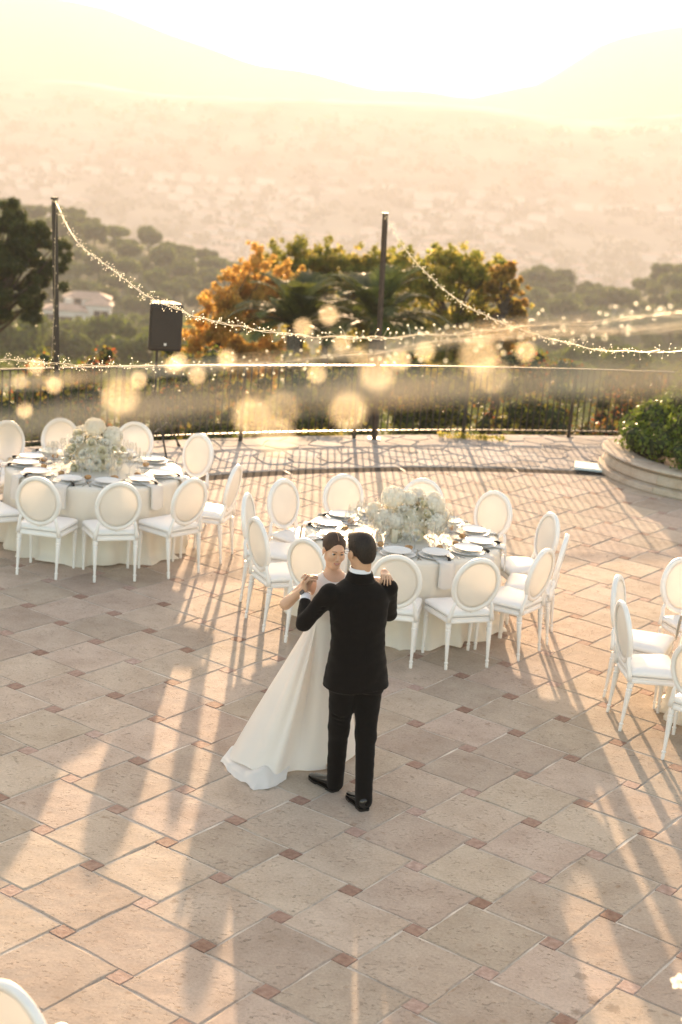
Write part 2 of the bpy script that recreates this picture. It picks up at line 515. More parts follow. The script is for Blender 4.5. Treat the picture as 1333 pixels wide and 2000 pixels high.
def valley_z(x, y):
    a = x / max(y, 1)
    top = 4.3 + interp(FARRIDGE, a) * 2600
    t = min(1, max(0, (y - 1500) / 1100)); t = t * t * (3 - 2 * t)
    z = -132 + (top + 132) * t ** 1.3
    if y > 2600: z = top - (y - 2600) * .12
    return z + (3 + 10 * t) * noise.noise(Vector((x * .004, y * .004, 3))) + (1 + 5*t) * noise.noise(Vector((x * .02, y * .02, 3)))
ys = list(range(1160, 2500, 55)) + list(range(2500, 2700, 25)) + [2800, 3000, 3300]
vs_ = link('valley_floor', grid_mesh('valley_floor', lambda y: (-.75*y, .75*y), ys, valley_z, M_VALLEY, nx=110))
tag(vs_, kind='structure')
MT = [(-.6, .06), (-.30, .060), (-.225, .064), (-.18, .060), (-.13, .047), (-.08, .035), (0, .024), (.06, .022), (.10, .035), (.135, .060), (.165, .072), (.185, .079), (.21, .079), (.235, .074), (.3, .06), (.6, .05)]
def mount_z(x, y):
    a = x / y
    top = 4.3 + interp(MT, a) * 3600
    t = max(0, 1 - abs(y - 3600) / 500.)
    return -20 + (top + 20) * t + 14 * noise.noise(Vector((x * .006, y * .006, 8))) * t
mt = link('mountains', grid_mesh('mountains', lambda y: (-.75*y, .75*y), [3100, 3250, 3400, 3500, 3560, 3600, 3650, 3800, 4000], mount_z, M_FAR, nx=120))
tag(mt, kind='structure')

# haze: one closed box of even air round camera and scene
hz = MB(); hz.box(-3100, 3100, -60, 4100, -150, 372)
mh = bpy.data.materials.new('haze_air'); mh.use_nodes = True
mh.node_tree.nodes.remove(mh.node_tree.nodes['Principled BSDF'])
pv = mh.node_tree.nodes.new('ShaderNodeVolumePrincipled')
pv.inputs['Color'].default_value = (.95, .92, .93, 1)
pv.inputs['Density'].default_value = HAZE_DENSITY
pv.inputs['Anisotropy'].default_value = HAZE_ANISO
mh.node_tree.links.new(pv.outputs[0], mh.node_tree.nodes['Material Output'].inputs['Volume'])
haze = hz.build('haze', mh); tag(haze, kind='stuff', label='pale golden evening haze filling the valley air', cat='haze')

# trees of the wooded hill: six crowns of leaf clumps shared by all of them
def hill_crown(seed, flat):
    r0 = random.Random(seed)
    cen, rad = [], []
    for i in range(16):
        a = r0.uniform(0, 2*PI); q = r0.uniform(0, 1) ** .5 * 2.5
        cen.append((q*math.cos(a), q*math.sin(a), 4.6 + (r0.uniform(-.5, .8) if flat else r0.uniform(-1.8, 1.6)) - q*.25)); rad.append(r0.uniform(1.0, 1.7))
    P, d, k = clump_points(2300, cen, rad, .6, .8)
    V, F = leaf_quads(P, d, .30, .6)
    cv = rng.random(len(cen)); rnd = cv[k]*.5 + rng.random(len(P))*.5
    mb = MB()
    for c, q in zip(cen, rad): mb.ico(c, q*.72, 1, .3, seed)
    mb.tube([(0,0,-1.5),(.15,0,2),(0,.1,4.5)], [.3,.24,.15], 6)
    nb = len(mb.v)
    fs = []
    me = bpy.data.meshes.new('hill_tree')
    allv = np.vstack([np.array([tuple(p) for p in mb.v]), V])
    faces = [list(f) for f in mb.f] + (F + nb).tolist()
    me.from_pydata(allv.tolist(), [], faces)
    me.materials.append(M_LEAF_HILL); me.materials.append(M_BARK)
    at = me.attributes.new('rnd', 'FLOAT', 'FACE')
    at.data.foreach_set('value', np.concatenate([np.full(len(mb.f), .1), rnd]).astype(np.float32))
    nt_ = len(mb.f); mi = np.zeros(len(faces), np.int32); mi[nt_-26+0:nt_] = 0
    me.update()
    return me
crowns = [hill_crown(s, s % 2) for s in range(6)]
GL, GR = 'trees of the wood on the left hillside', 'trees of the wood on the right ridge'
cnt = 0
hill_pts = []
def try_tree(x, y, smin=.75, smax=1.25, spacing=4.6):
    global cnt
    z = hill_z(x, y)
    p = project(x, y, z + 4)
    if not (-45 < p[0] < 1378 and 300 < p[1] < 760): return
    for q in hill_pts:
        if abs(q[0]-x) < spacing and abs(q[1]-y) < spacing*2.2: return
    hill_pts.append((x, y))
    s = random.uniform(smin, smax)
    o = link('hill_tree', crowns[random.randrange(6)])
    o.location = (x, y, z); o.scale = (s*1.0, s*1.0, s*random.uniform(.8, 1.15)); o.rotation_euler = (0, 0, random.uniform(0, 6.3))
    if p[0] < 600: tag(o, 'hazy dark green tree among the wood covering the left hillside', 'tree', GL)
    else: tag(o, 'hazy grey-green tree among the wood on the right ridge beyond the terrace', 'tree', GR)
    cnt += 1
VILLA = (-61, 335)
def clear(x, y):
    return not (abs(x/y*335 - VILLA[0]) < 13 and 262 < y < 348)
tries = 0
while cnt < 330 and tries < 6000:
    tries += 1
    u = random.random()
    y = random.choice((random.uniform(452, 480), random.uniform(160, 460), random.uniform(360, 460)))
    x = random.uniform(-.27, .27) * y
    px = project(x, y, hill_z(x, y) + 4)[0]
    if 520 < px < 800: continue
    if clear(x, y): try_tree(x, y)
# undergrowth between them
cen = []
for i in range(2600):
    y = random.uniform(170, 520); x = random.uniform(-.3, .3)*y
    if clear(x, y): cen.append((x, y, hill_z(x, y) + .6))
P, d, k = clump_points(70000, cen, [random.uniform(1.8, 3.2) for _ in cen], .5, .7)
V, F = leaf_quads(P, d, .36, .6)
ug = link('undergrowth', np_mesh('undergrowth', V, F, M_LEAF_HILL, rng.random(len(P))*.8)); tag(ug, 'low dark scrub between the trees of the hillside wood', 'scrub', kind='stuff')

# villa on the left hillside
def villa():
    root = empty('villa', (VILLA[0], VILLA[1], hill_z(*VILLA) + 1.2), R(8), 'white two storey villa with terracotta roofs on the wooded hillside', 'house')
    def blk(x0, x1, y0, y1, z1, nm='wall'):
        m = MB(); m.box(x0, x1, y0, y1, -3, z1); return m.build(nm, M_WALLW, root)
    def roof(x0, x1, y0, y1, z, hgt):
        m = MB(); a = .5
        x0 -= a; x1 += a; y0 -= a; y1 += a; cx, cyy = (x0+x1)/2, (y0+y1)/2
        i = min(x1-x0, y1-y0)/2*.9
        vs = [(x0,y0,z),(x1,y0,z),(x1,y1,z),(x0,y1,z),(x0+i,cyy,z+hgt),(x1-i,cyy,z+hgt)]
        m.add(vs, [(0,1,5,4),(1,2,5),(2,3,4,5),(3,0,4),(3,2,1,0)])
        return m.build('roof', M_ROOF, root)
    w1 = blk(-8, 1, -4, 3, 4.2); roof(-8, 1, -4, 3, 4.2, 1.2)
    w2 = blk(1.01, 6.5, -1.5, 5, 5.4); roof(1.01, 6.5, -1.5, 5, 5.41, 1.1)
    w3 = blk(-4, 6, 3.01, 9, 6.2); rf = roof(-4, 6, 3.01, 9, 6.21, 1.3)
    w4 = blk(6.51, 9.5, -3, 3.5, 2.6)
    m = MB(); m.box(6.4, 9.8, -3.2, 3.7, 2.61, 2.85); m.build('flat_roof', M_WALLW, root)
    m = MB(); m.box(-3.2, -2.4, -.8, 0, 4.9, 6.4); m.box(-3.4, -2.2, -1, .2, 6.41, 6.55); m.build('chimney', M_WALLW, root)
    m = MB(); m.box(-9.5, 1.5, -8, -4.1, -3, -.6); m.build('terrace_wall', M_WALLW, root)
    def win(x, y, z, w=1.1, h=1.3):
        w *= 1.25; h *= 1.2
        m = MB(); m.box(x-w/2-.12, x+w/2+.12, y-.08, y-.02, z-.12, z+h+.12); f = m.build('window', M_ROOF, root)
        m = MB(); m.box(x-w/2, x+w/2, y-.11, y-.085, z, z+h); m.build('pane', M_WIN, f)
    win(-6.4, -4, 1.6); win(-3.2, -4, 1.8, 2.2, .8); win(-.4, -4, 1.6); win(3.5, -1.5, 2.6); win(5.2, -1.5, 2.6); win(8, -3, .6, 1.6, 1.2); win(-5, -4, -1.6, 1.4, 1.2); win(-1, 3.01, 4.9, 1.2, .9)
villa()
def small_house(x, y, w, lab):
    root = empty('house', (x, y, hill_z(x, y)), R(-15), lab, 'house')
    m = MB(); m.box(-w/2, w/2, -3, 3, -2, 4); m.build('wall', M_WALLW, root)
    m = MB(); a = w/2+.4; m.add([(-a,-3.4,4.01),(a,-3.4,4.01),(a,3.4,4.01),(-a,3.4,4.01),(-a+2,0,5.4),(a-2,0,5.4)], [(0,1,5,4),(1,2,5),(2,3,4,5),(3,0,4),(3,2,1,0)]); m.build('roof', M_ROOF, root)
    m = MB(); m.box(-1.4, 0, -3.1, -3.02, 1, 2.4); m.build('window', M_WIN, root)
small_house(-44, 247, 8, 'small pale house half hidden by trees below the villa')

# town in the valley
def town_mesh(seed):
    r0 = random.Random(seed); m = MB()
    w, d_, h = r0.uniform(6, 13), r0.uniform(5, 9), r0.uniform(4, 9)
    m.mi = 0; m.box(-w, w, -d_, d_, -6, h)
    m.mi = 1; a = w+.6; b = d_+.6; i = min(a, b)*.8
    m.add([(-a,-b,h+.02),(a,-b,h+.02),(a,b,h+.02),(-a,b,h+.02),(-a+i,0,h+2.4),(a-i,0,h+2.4)], [(0,1,5,4),(1,2,5),(2,3,4,5),(3,0,4),(3,2,1,0)])
    return m
tms = [town_mesh(i) for i in range(7)]
town = [t.mesh('town_house', [M_TOWNB, M_ROOF]) for t in tms]
n = 0; tries = 0; used = []
while n < 260 and tries < 20000:
    tries += 1
    y = 1250 + 750*random.random()
    x = random.uniform(-.26, .27)*y
    if noise.noise(Vector((x*.006, y*.004, 1))) < -.05: continue
    p = project(x, y, valley_z(x, y)+4)
    if not (-10 < p[0] < 1343): continue
    if p[0] < 430 and p[1] > 350 + p[0]*.28: continue
    if p[1] > 540: continue
    if any(abs(a-x) < 26 and abs(b-y) < 30 for a, b in used): continue
    used.append((x, y))
    o = link('town_house', town[random.randrange(7)]); o.location = (x, y, valley_z(x, y)); o.rotation_euler = (0, 0, random.uniform(-.8, .8))
    tag(o, 'tiny pale house in the haze of the valley town', 'house', 'houses of the hazy valley town'); n += 1
big = MB()
for i in range(1300):
    y = 1300 + 950*random.random(); x = random.uniform(-.36, .36)*y
    if random.random() < (y - 1500)/1100: continue
    if noise.noise(Vector((x*.006, y*.004, 1))) < -.08 or any(abs(a-x) < 24 and abs(b-y) < 24 for a, b in used): continue
    t = tms[random.randrange(7)]; Mx = Matrix.Translation((x, y, valley_z(x, y))) @ Matrix.Rotation(random.uniform(-.8, .8), 4, 'Z') @ Matrix.Scale(random.uniform(.7, 1.3), 4)
    b0 = len(big.v); big.v += [tuple(Mx @ Vector(p)) for p in t.v]; big.f += [[b0+q for q in f] for f in t.f]; big.m += t.m; big.s += t.s
o = big.build('distant_houses', [M_TOWNW, M_ROOF]); tag(o, 'farther rows of pale houses dissolving in the haze of the valley', 'houses', kind='stuff')
cen = []; rad = []
for i in range(2600):
    y = 1200 + 1200*random.random()**1.3; x = random.uniform(-.36, .36)*y
    cen.append((x, y, valley_z(x, y)+3)); rad.append(random.uniform(6, 15))
P, d, k = clump_points(22000, cen, rad, .3, .6)
V, F = leaf_quads(P, np.tile([0, -.6, .8], (len(P), 1)), 4.5, .7)
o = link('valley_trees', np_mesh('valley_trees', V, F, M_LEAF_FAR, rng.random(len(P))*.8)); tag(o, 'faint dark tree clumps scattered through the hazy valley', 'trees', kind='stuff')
# ------------------------------------------------------------------ terrace
DC, DR = Vector((4.97, 9.37)), 10.77      # curve of the drain (near edge)
FC, FR = Vector((13.11, -4.92)), 29.15    # curve of the railing
PC, PR = Vector((5.19, 20.40)), 1.70      # round planter
def arc(c, r, a0, a1, n):
    return [Vector((c.x + r*math.cos(a0 + (a1-a0)*i/n), c.y + r*math.sin(a0 + (a1-a0)*i/n))) for i in range(n+1)]
def ang_of(c, x, y): return math.atan2(y - c.y, x - c.x)
# slab under everything
slab = MB()
fa0, fa1 = R(72), R(143)
edge = arc(FC, FR + .22, fa0, fa1, 60)
poly = [(p.x, p.y) for p in edge] + [(edge[-1].x, -4), (edge[0].x, -4)]
n = len(poly)
slab.add([(x, y, -.0055) for x, y in poly] + [(x, y, -1.6) for x, y in poly], [list(range(n)), list(range(2*n-1, n-1, -1))] + [[i, i+n, (i+1) % n + n, (i+1) % n] for i in range(n)])
terrace = slab.build('terrace_floor', M_GROUT); tag(terrace, kind='structure')

def clip(poly, n, d):
    """keep points with dot(p, n) <= d"""
    out = []
    for i in range(len(poly)):
        a, b = poly[i], poly[(i+1) % len(poly)]
        da, db = a.dot(n) - d, b.dot(n) - d
        if da <= 0: out.append(a)
        if da * db < 0: out.append(a + (b - a) * (da / (da - db)))
    return out
def clip_disc(poly, c, r):
    cen = sum(poly, Vector((0, 0))) / len(poly)
    if max((p - c).length for p in poly) <= r: return poly
    base = math.atan2(cen.y - c.y, cen.x - c.x)
    for t in (-.018, 0, .018):
        nn = Vector((math.cos(base + t), math.sin(base + t)))
        poly = clip(poly, nn, nn.dot(c) + r)
        if len(poly) < 3: return []
    return poly
def stone_piece(mb, poly, top, jit, bev, th=.03, seg=4, rnd=None):
    """a slab with chipped, bevelled edges"""
    rr = rnd or random
    pts = []
    for i in range(len(poly)):
        a, b = poly[i], poly[(i+1) % len(poly)]
        L = (b - a).length
        k = max(1, min(seg, int(L / .09)))
        for j in range(k):
            q = a + (b - a) * (j / k)
            pts.append(q + Vector((rr.uniform(-jit, jit), rr.uniform(-jit, jit))))
    # drop near-doubles
    out = []
    for p in pts:
        if not out or (p - out[-1]).length > .004: out.append(p)
    pts = out
    if len(pts) < 3: return
    c = sum(pts, Vector((0, 0))) / len(pts)
    n = len(pts)
    inner = []
    for p in pts:
        d = c - p; inner.append(p + d.normalized() * min(bev * rr.uniform(.6, 1.7), d.length * .4))
    tilt = Vector((rr.uniform(-1, 1), rr.uniform(-1, 1))) * .0022
    vs = [(p.x, p.y, top + (p - c).dot(tilt) * 2) for p in inner] + [(p.x, p.y, top - bev*.7 + (p - c).dot(tilt)*2) for p in pts] + [(p.x, p.y, top - th) for p in pts]
    area = sum(pts[i].x*pts[(i+1) % n].y - pts[(i+1) % n].x*pts[i].y for i in range(n))
    fs = [list(range(n))] + [[i+n, (i+1) % n + n, (i+1) % n, i] for i in range(n)] + [[i+2*n, (i+1) % n + 2*n, (i+1) % n + n, i+n] for i in range(n)]
    if area < 0: fs = [f[::-1] for f in fs]
    mb.add(vs, fs)

LTH, LS, LX, LY = .757610214, .5367003, .58493, 6.86049
AA, BB = .5270, .1010           # sides of the large and the small tile
PHI = LTH + math.atan2(BB, AA)
GAP = .009
e1, e2 = Vector((math.cos(PHI), math.sin(PHI))), Vector((-math.sin(PHI), math.cos(PHI)))
l1, l2 = Vector((math.cos(LTH), math.sin(LTH))) * LS, Vector((-math.sin(LTH), math.cos(LTH))) * LS
def square(c, s): return [c - e1*s/2 - e2*s/2, c + e1*s/2 - e2*s/2, c + e1*s/2 + e2*s/2, c - e1*s/2 + e2*s/2]
cand = []
for i in range(-32, 48):
    for j in range(-30, 50):
        o = Vector((LX, LY)) + l1*i + l2*j
        if not (-9 < o.x < 10 and .3 < o.y < 21): continue
        cand.append((o, 's')); cand.append((o + (l1 + l2)/2, 'b'))
big_in, small_in, rest = [], [], []
for c, k in cand:
    if (c - DC).length > DR + .5: continue
    s = AA - GAP if k == 'b' else BB + .012 - GAP
    poly = clip_disc(square(c, s), DC, DR - .01)
    if len(poly) < 3: continue
    ar = abs(sum(poly[q].x*poly[(q+1) % len(poly)].y - poly[(q+1) % len(poly)].x*poly[q].y for q in range(len(poly))))/2
    if ar < .002: continue
    # inside the planter: left out
    if (c - PC).length < PR - .5: continue
    vis = in_view(c.x, c.y, 0, 70 if k == 'b' else 20)
    if not vis: rest.append((poly, k, c))
    elif k == 'b': big_in.append((poly, c))
    else: small_in.append((poly, c))
big_in.sort(key=lambda t: t[1].y); small_in.sort(key=lambda t: t[1].y)
def place_piece(name, poly, c, mat, jit, bev, top):
    mb = MB(); stone_piece(mb, [p - c for p in poly], top, jit, bev)
    if not mb.v: return
    o = mb.build(name, mat, terrace); o.location = (c.x, c.y, 0)
    return o
for poly, c in big_in[:300]:
    place_piece('paver', poly, c, M_TILE, .0048, .008, random.uniform(-.0015, .0015))
for poly, c in small_in[:300]:
    o = place_piece('inset_tile', poly, c, M_TERRA, .0015, .004, random.uniform(-.002, .001))

for nm, mat, sel in (('outer_pavers', M_TILE, 'b'), ('outer_inset_tiles', M_TERRA, 's')):
    mb = MB()
    more = [(p, c) for p, k, c in rest if k == sel] + (big_in if sel == 'b' else small_in)[300:]
    for poly, c in more: stone_piece(mb, poly, 0, .003, .006, seg=3)
    o = mb.build(nm, mat, terrace); tag(o, kind='stuff')

# crazy paving between drain and railing
DW = .26
seeds = []
tries = 0
def in_strip(p, m=0):
    return (p - DC).length > DR + DW - m and (p - FC).length < FR + .16 + m and (p - PC).length > PR - .4
while tries < 9000:
    tries += 1
    a = random.uniform(-.6, 2.9)
    p = Vector((random.uniform(-6.5, 6), random.uniform(13, 23.5)))
    if not in_strip(p, .25): continue
    if any((p - q).length < .30 for q in seeds): continue
    seeds.append(p)
joint = MB()
k = 0
outer = MB()
for p in seeds:
    poly = [p + Vector((math.cos(t), math.sin(t)))*.6 for t in [PI/4*i for i in range(8)]]
    for q in seeds:
        if q is p or (q - p).length > 1.2: continue
        nn = (q - p).normalized()
        poly = clip(poly, nn, nn.dot((p + q)/2) - .011)
        if len(poly) < 3: break
    if len(poly) < 3: continue
    # outside the drain curve
    nn = (DC - p).normalized(); poly = clip(poly, nn, nn.dot(DC) - (DR + DW + .012))
    if len(poly) >= 3: poly = clip_disc(poly, FC, FR + .15)
    if len(poly) < 3: continue
    c = sum(poly, Vector((0, 0)))/len(poly)
    if in_view(c.x, c.y, 0, 30) and k < 295:
        mb = MB(); stone_piece(mb, [q - c for q in poly], random.uniform(-.002, .010), .012, .012, seg=3)
        if mb.v:
            o = mb.build('paving_stone', M_CRAZY, terrace); o.location = (c.x, c.y, 0); k += 1
    else: stone_piece(outer, poly, random.uniform(0, .006), .01, .012, seg=2)

o = outer.build('outer_paving_stones', M_CRAZY, terrace); tag(o, kind='stuff')
# joint bed of the crazy paving, darker than the grout
V, F = [], []
na = 70; a0, a1 = R(20), R(165)
for i in range(na+1):
    a = a0 + (a1-a0)*i/na
    d = Vector((math.cos(a), math.sin(a)))
    p0 = DC + d*(DR + DW)
    # out to the railing curve
    f = p0 - FC; bq = f.dot(d); cq = f.dot(f) - (FR+.2)**2; disc = bq*bq - cq
    t = max(0, -bq + math.sqrt(max(0, disc))) if disc > 0 else 0
    p1 = p0 + d*min(t, 7)
    V += [(p0.x, p0.y, -.009), (p1.x, p1.y, -.009)]
    if i: F.append((2*i-2, 2*i, 2*i+1, 2*i-1))
m = MB(); m.add(V, F); o = m.build('joint_bed', M_SOILJ, terrace)

# slotted drain along the curve: real slots cut by separate bars
def drain_mat():
    m, nt, b = new_mat('drain_grate'); L = nt.links.new
    g = N(nt, 'ShaderNodeNewGeometry')
    mp = N(nt, 'ShaderNodeMapping'); mp.inputs['Rotation'].default_value = (0, 0, R(45)); L(g.outputs['Position'], mp.inputs[0])
    ch = N(nt, 'ShaderNodeTexChecker'); ch.inputs['Scale'].default_value = 55; L(mp.outputs[0], ch.inputs['Vector'])
    r_ = ramp(nt, ch.outputs['Fac'], [(0, (.04, .035, .03)), (1, (.07, .06, .052))])
    L(r_.outputs[0], b.inputs['Base Color']); b.inputs['Roughness'].default_value = .95; b.inputs['Specular IOR Level'].default_value = .05
    bp = N(nt, 'ShaderNodeBump'); bp.inputs['Distance'].default_value = .003; bp.inputs['Strength'].default_value = .6; L(ch.outputs['Fac'], bp.inputs['Height']); L(bp.outputs[0], b.inputs['Normal'])
    return m
M_GRATE = drain_mat()
drain = empty('drain_channel', (0, 0, 0), kind=None, label='dark slotted drain channel curving between the tiles and the pale crazy paving', cat='drain')
seg_len = 1.62; da = seg_len / DR
a = R(18)
while a < R(165):
    mb = MB(); pts_i = arc(DC, DR + .012, a + .0012, a + da - .0012, 8); pts_o = arc(DC, DR + DW - .012, a + .0012, a + da - .0012, 8)
    vs = [(p.x, p.y, -.004) for p in pts_i] + [(p.x, p.y, -.004) for p in pts_o]
    n_ = len(pts_i)
    vs += [(x, y, -.03) for x, y, z in vs]
    fs = [(i, n_+i, n_+i+1, i+1) for i in range(n_-1)] + [(i+1, i+1+2*n_, i+2*n_, i) for i in range(n_-1)] + [(n_+i, 3*n_+i, 3*n_+i+1, n_+i+1) for i in range(n_-1)] + [(0, 2*n_, 3*n_, n_), (n_-1, 2*n_-1, 4*n_-1, 3*n_-1)]
    mb.add(vs, [f[::-1] for f in fs])
    mid = DC + Vector((math.cos(a + da/2), math.sin(a+da/2)))*DR
    if (mid - PC).length > PR - .9 and mid.y > 8:
        mb.build('grate_panel', M_GRATE, drain)
        jm = MB()
        for rr_ in (a,):
            p0 = DC + Vector((math.cos(rr_), math.sin(rr_)))*(DR+.012); p1 = DC + Vector((math.cos(rr_), math.sin(rr_)))*(DR+DW-.012)
            t = Vector((-math.sin(rr_), math.cos(rr_)))*.011
            jm.add([(p0.x-t.x, p0.y-t.y, -.001), (p0.x+t.x, p0.y+t.y, -.001), (p1.x+t.x, p1.y+t.y, -.001), (p1.x-t.x, p1.y-t.y, -.001)], [(0, 3, 2, 1)])
        jm.build('joint_strip', M_DRAINJ, drain)
    a += da
# pale slab lying at the right end of the drain
M_SHEET = simple('pale_blue_sheet', (.62, .74, .78), .25, var=.03)
q = at_z(1150, 917)
m = MB(); m.rbox(-.19, .19, -.22, .22, .0, .035, .006); o = m.build('glass_slab', M_SHEET); o.location = (q.x + .0, q.y + .05, .012); o.rotation_euler = (0, 0, R(-8))
tag(o, 'small pale blue slab lying at the end of the drain by the planter', 'slab')

# ------------------------------------------------------------------ railing
rail = empty('railing', (0, 0, 0), label='curved black iron railing with thin vertical bars along the terrace edge', cat='railing')
A0, A1 = R(74), R(141)
def rail_strip(name, r, z0, z1, w, mat):
    mb = MB(); n_ = 90
    pts = arc(FC, r, A0, A1, n_)
    rings = []
    for i, p in enumerate(pts):
        d = (p - FC).normalized()*w/2
        rings.append([(p.x-d.x, p.y-d.y, z0), (p.x+d.x, p.y+d.y, z0), (p.x+d.x, p.y+d.y, z1), (p.x-d.x, p.y-d.y, z1)])
    mb.loft(rings); return mb.build(name, mat, rail)
M_HAND = simple('handrail_metal', (.05, .042, .035), .42, var=.2, scale=10, spec=.7)
rail_strip('handrail', FR, 1.035, 1.055, .05, M_HAND)
rail_strip('bottom_rail', FR, .10, .118, .034, M_HAND)
m = MB(); m.box(-.008, .008, -.008, .008, .119, 1.034); bar_me = m.mesh('baluster', M_IRON)
m = MB(); m.box(-.02, .02, -.02, .02, -.02, 1.033); post_me = m.mesh('post', M_IRON)
step = .1035 / FR
nb_, a, i = 0, A0, 0
outb = MB()
while a < A1:
    p = FC + Vector((math.cos(a), math.sin(a)))*FR
    isp = i % 17 == 5
    if in_view(p.x, p.y, .6, 10):
        o = link('post' if isp else 'baluster', post_me if isp else bar_me, rail); o.location = (p.x, p.y, 0); o.rotation_euler = (0, 0, a)
        if isp: o.scale = (1, 1, 1)
        nb_ += 1
    else: outb.tube([(p.x, p.y, 0 if isp else .119), (p.x, p.y, 1.034)], .02 if isp else .008, 4)
    a += step; i += 1
o = outb.build('outer_balusters', M_IRON, rail); tag(o, kind='stuff')


# ------------------------------------------------------------------ round planter with shrub
plt = empty('stone_planter', (PC.x, PC.y, 0), label='large round moulded stone planter at the right edge of the terrace', cat='planter')
prof = [(PR, -.01), (PR+.015, .02), (PR, .13), (PR-.02, .145), (PR-.065, .155), (PR-.09, .17), (PR-.06, .20), (PR-.065, .30), (PR-.09, .39), (PR-.13, .42), (PR-.13, .44), (PR-.05, .46), (PR-.02, .49), (PR-.035, .52), (PR-.07, .53), (PR-.40, .53), (PR-.42, .50), (PR-.42, .2)]
prof = [(r_, z*.60 if z > .12 else z) for r_, z in prof]
nseg = 7
for s in range(nseg):
    mb = MB(); mb.sm = False
    b0, b1 = 2*PI*s/nseg + .0016 + .35, 2*PI*(s+1)/nseg - .0016 + .35
    rings = []
    for i in range(9):
        a = b0 + (b1-b0)*i/8
        rings.append([(r_*math.cos(a), r_*math.sin(a), z) for r_, z in prof])
    mb.loft(rings); o = mb.build('coping_stone', M_PLANTER, plt)
mb = MB(); mb.lathe([(PR-.42, .12), (PR-.42, .27)], 48); mb.build('soil', simple('soil', (.06, .04, .025), .95, bump=1, bscale=30), plt)
mb = MB(); mb.lathe([(PR-.012, 0), (PR-.10, .1), (PR-.3, .22)], 66, caps=False); mb.build('core', M_GROUT, plt)
# shrub
cen, rad = [], []
r0 = random.Random(5)
for i in range(90):
    a = r0.uniform(0, 2*PI); q = 1.12*math.sqrt(r0.random()); h = .42 + (1 - (q/1.3)**2)*1.15*r0.uniform(.3, 1)
    cen.append((q*math.cos(a), q*math.sin(a), h)); rad.append(r0.uniform(.16, .30))
for i in range(26):
    a = R(150) + R(150)*i/26; q = 1.24 + r0.uniform(-.1, .12)
    cen.append((q*math.cos(a), q*math.sin(a), r0.uniform(.40, .66))); rad.append(r0.uniform(.14, .24))
bush = empty('shrub', (PC.x, PC.y, 0), label='dense rounded green shrub filling the stone planter', cat='shrub')
link('foliage', foliage('foliage', 26000, cen, rad, .030, M_LEAF_BUSH, .55, .75, .9), bush)
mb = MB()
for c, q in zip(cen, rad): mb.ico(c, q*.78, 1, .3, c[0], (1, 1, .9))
tag(mb.build('inner_lumps', simple('dark_lumps', (.03, .045, .015), .95), bush), kind='stuff')  # solid dark lumps filling the inside of the leaf clumps
mb = MB()
for i in range(14):
    a = 2*PI*i/14; mb.tube([(.2*math.cos(a), .2*math.sin(a), .28), (.7*math.cos(a), .7*math.sin(a), .6), (1.1*math.cos(a), 1.1*math.sin(a), .75)], [.03, .02, .01], 5)
mb.build('stem', M_BARK, bush)

# low plants creeping over the paving edge
r0 = random.Random(9)
for (px, py), wh in zip(((615, 853), (640, 855), (885, 860), (925, 862), (960, 864)), ('left of the middle pole, farther one', 'just left of the middle pole', 'right of the middle pole, leftmost of three', 'right of the middle pole, middle of three', 'right of the middle pole, rightmost of three')):
    q = at_z(px, py); o = link('edge_plant', foliage('edge_plant', 170, [(-.18 + .06*q_, r0.uniform(-.03, .05), .04) for q_ in range(7)], [.055]*7, .020, M_LEAF_OLIVE, .55, .2))
    o.location = (q.x, q.y+.15, 0)
    tag(o, 'low yellow-green plant under the railing ' + wh, 'plant', 'small plants under the railing')

# ------------------------------------------------------------------ near trees and hedge behind the railing
def near_tree(name, base, blobs, n, size, mat, label, trunk_h, seed=0, aspect=.6, cat='tree', shell=.35, group=None):
    r0 = random.Random(seed)
    root = empty(name, base, 0, label, cat, group)
    cen, rad = [], []
    for (x, y, z, r_, k) in blobs:
        for i in range(int(k*2.6)):
            d = Vector((r0.gauss(0, 1), r0.gauss(0, 1), r0.gauss(0, .9))).normalized()*r_*r0.uniform(.2, 1.05)
            cen.append((x + d.x, y + d.y, z + d.z)); rad.append(r_*r0.uniform(.08, .26))
    link('crown', foliage('crown', int(n*1.0), cen, rad, size, mat, aspect, .25, 1, .45), root)
    mb = MB()
    top = Vector((0, 0, min(b_[2] for b_ in blobs) + (max(b_[2] for b_ in blobs) - min(b_[2] for b_ in blobs))*.35))
    trunk_h = top.z
    mb.tube([(0, 0, -1.2), (.06, 0, trunk_h*.5), tuple(top)], [.16, .12, .10], 7)
    for c in r0.sample(cen, min(len(cen)//2, 26)):
        c = Vector(c); mid = top.lerp(c, .5) + Vector((r0.uniform(-.2, .2), r0.uniform(-.2, .2), .15))
        mb.tube([top, mid, c], [.035, .02, .006], 5, caps=False)
    mb.build('trunk', M_BARK, root)
    return root
def blobs_from(spec, base, Y):
    out = []
    for px, py, rp, dy, k in spec:
        p = at_y(px, py, Y + dy); out.append((p.x - base[0], p.y - base[1], p.z - base[2], rp/FPX*Y, k))
    return out
def gz(x, y): return hill_z(x, y)
Y1 = 40; b = (at_y(430, 600, Y1).x, Y1, gz(-2, Y1))
near_tree('autumn_tree', b, blobs_from([(500,505,38,0,14),(480,560,55,.3,26),(440,610,55,-.4,26),(520,600,60,.5,26),(395,665,50,-.3,24),(470,690,70,0,26),(560,560,50,.6,16),(540,700,60,.6,16),(420,760,60,0,18),(345,740,40,0,12)], b, Y1), 24000, .062, M_LEAF_ORANGE, 'tree with orange-gold autumn leaves beside the loudspeaker behind the railing', 1.8, 2)
Y2 = 45; b = (at_y(640, 600, Y2).x, Y2, gz(0, Y2))
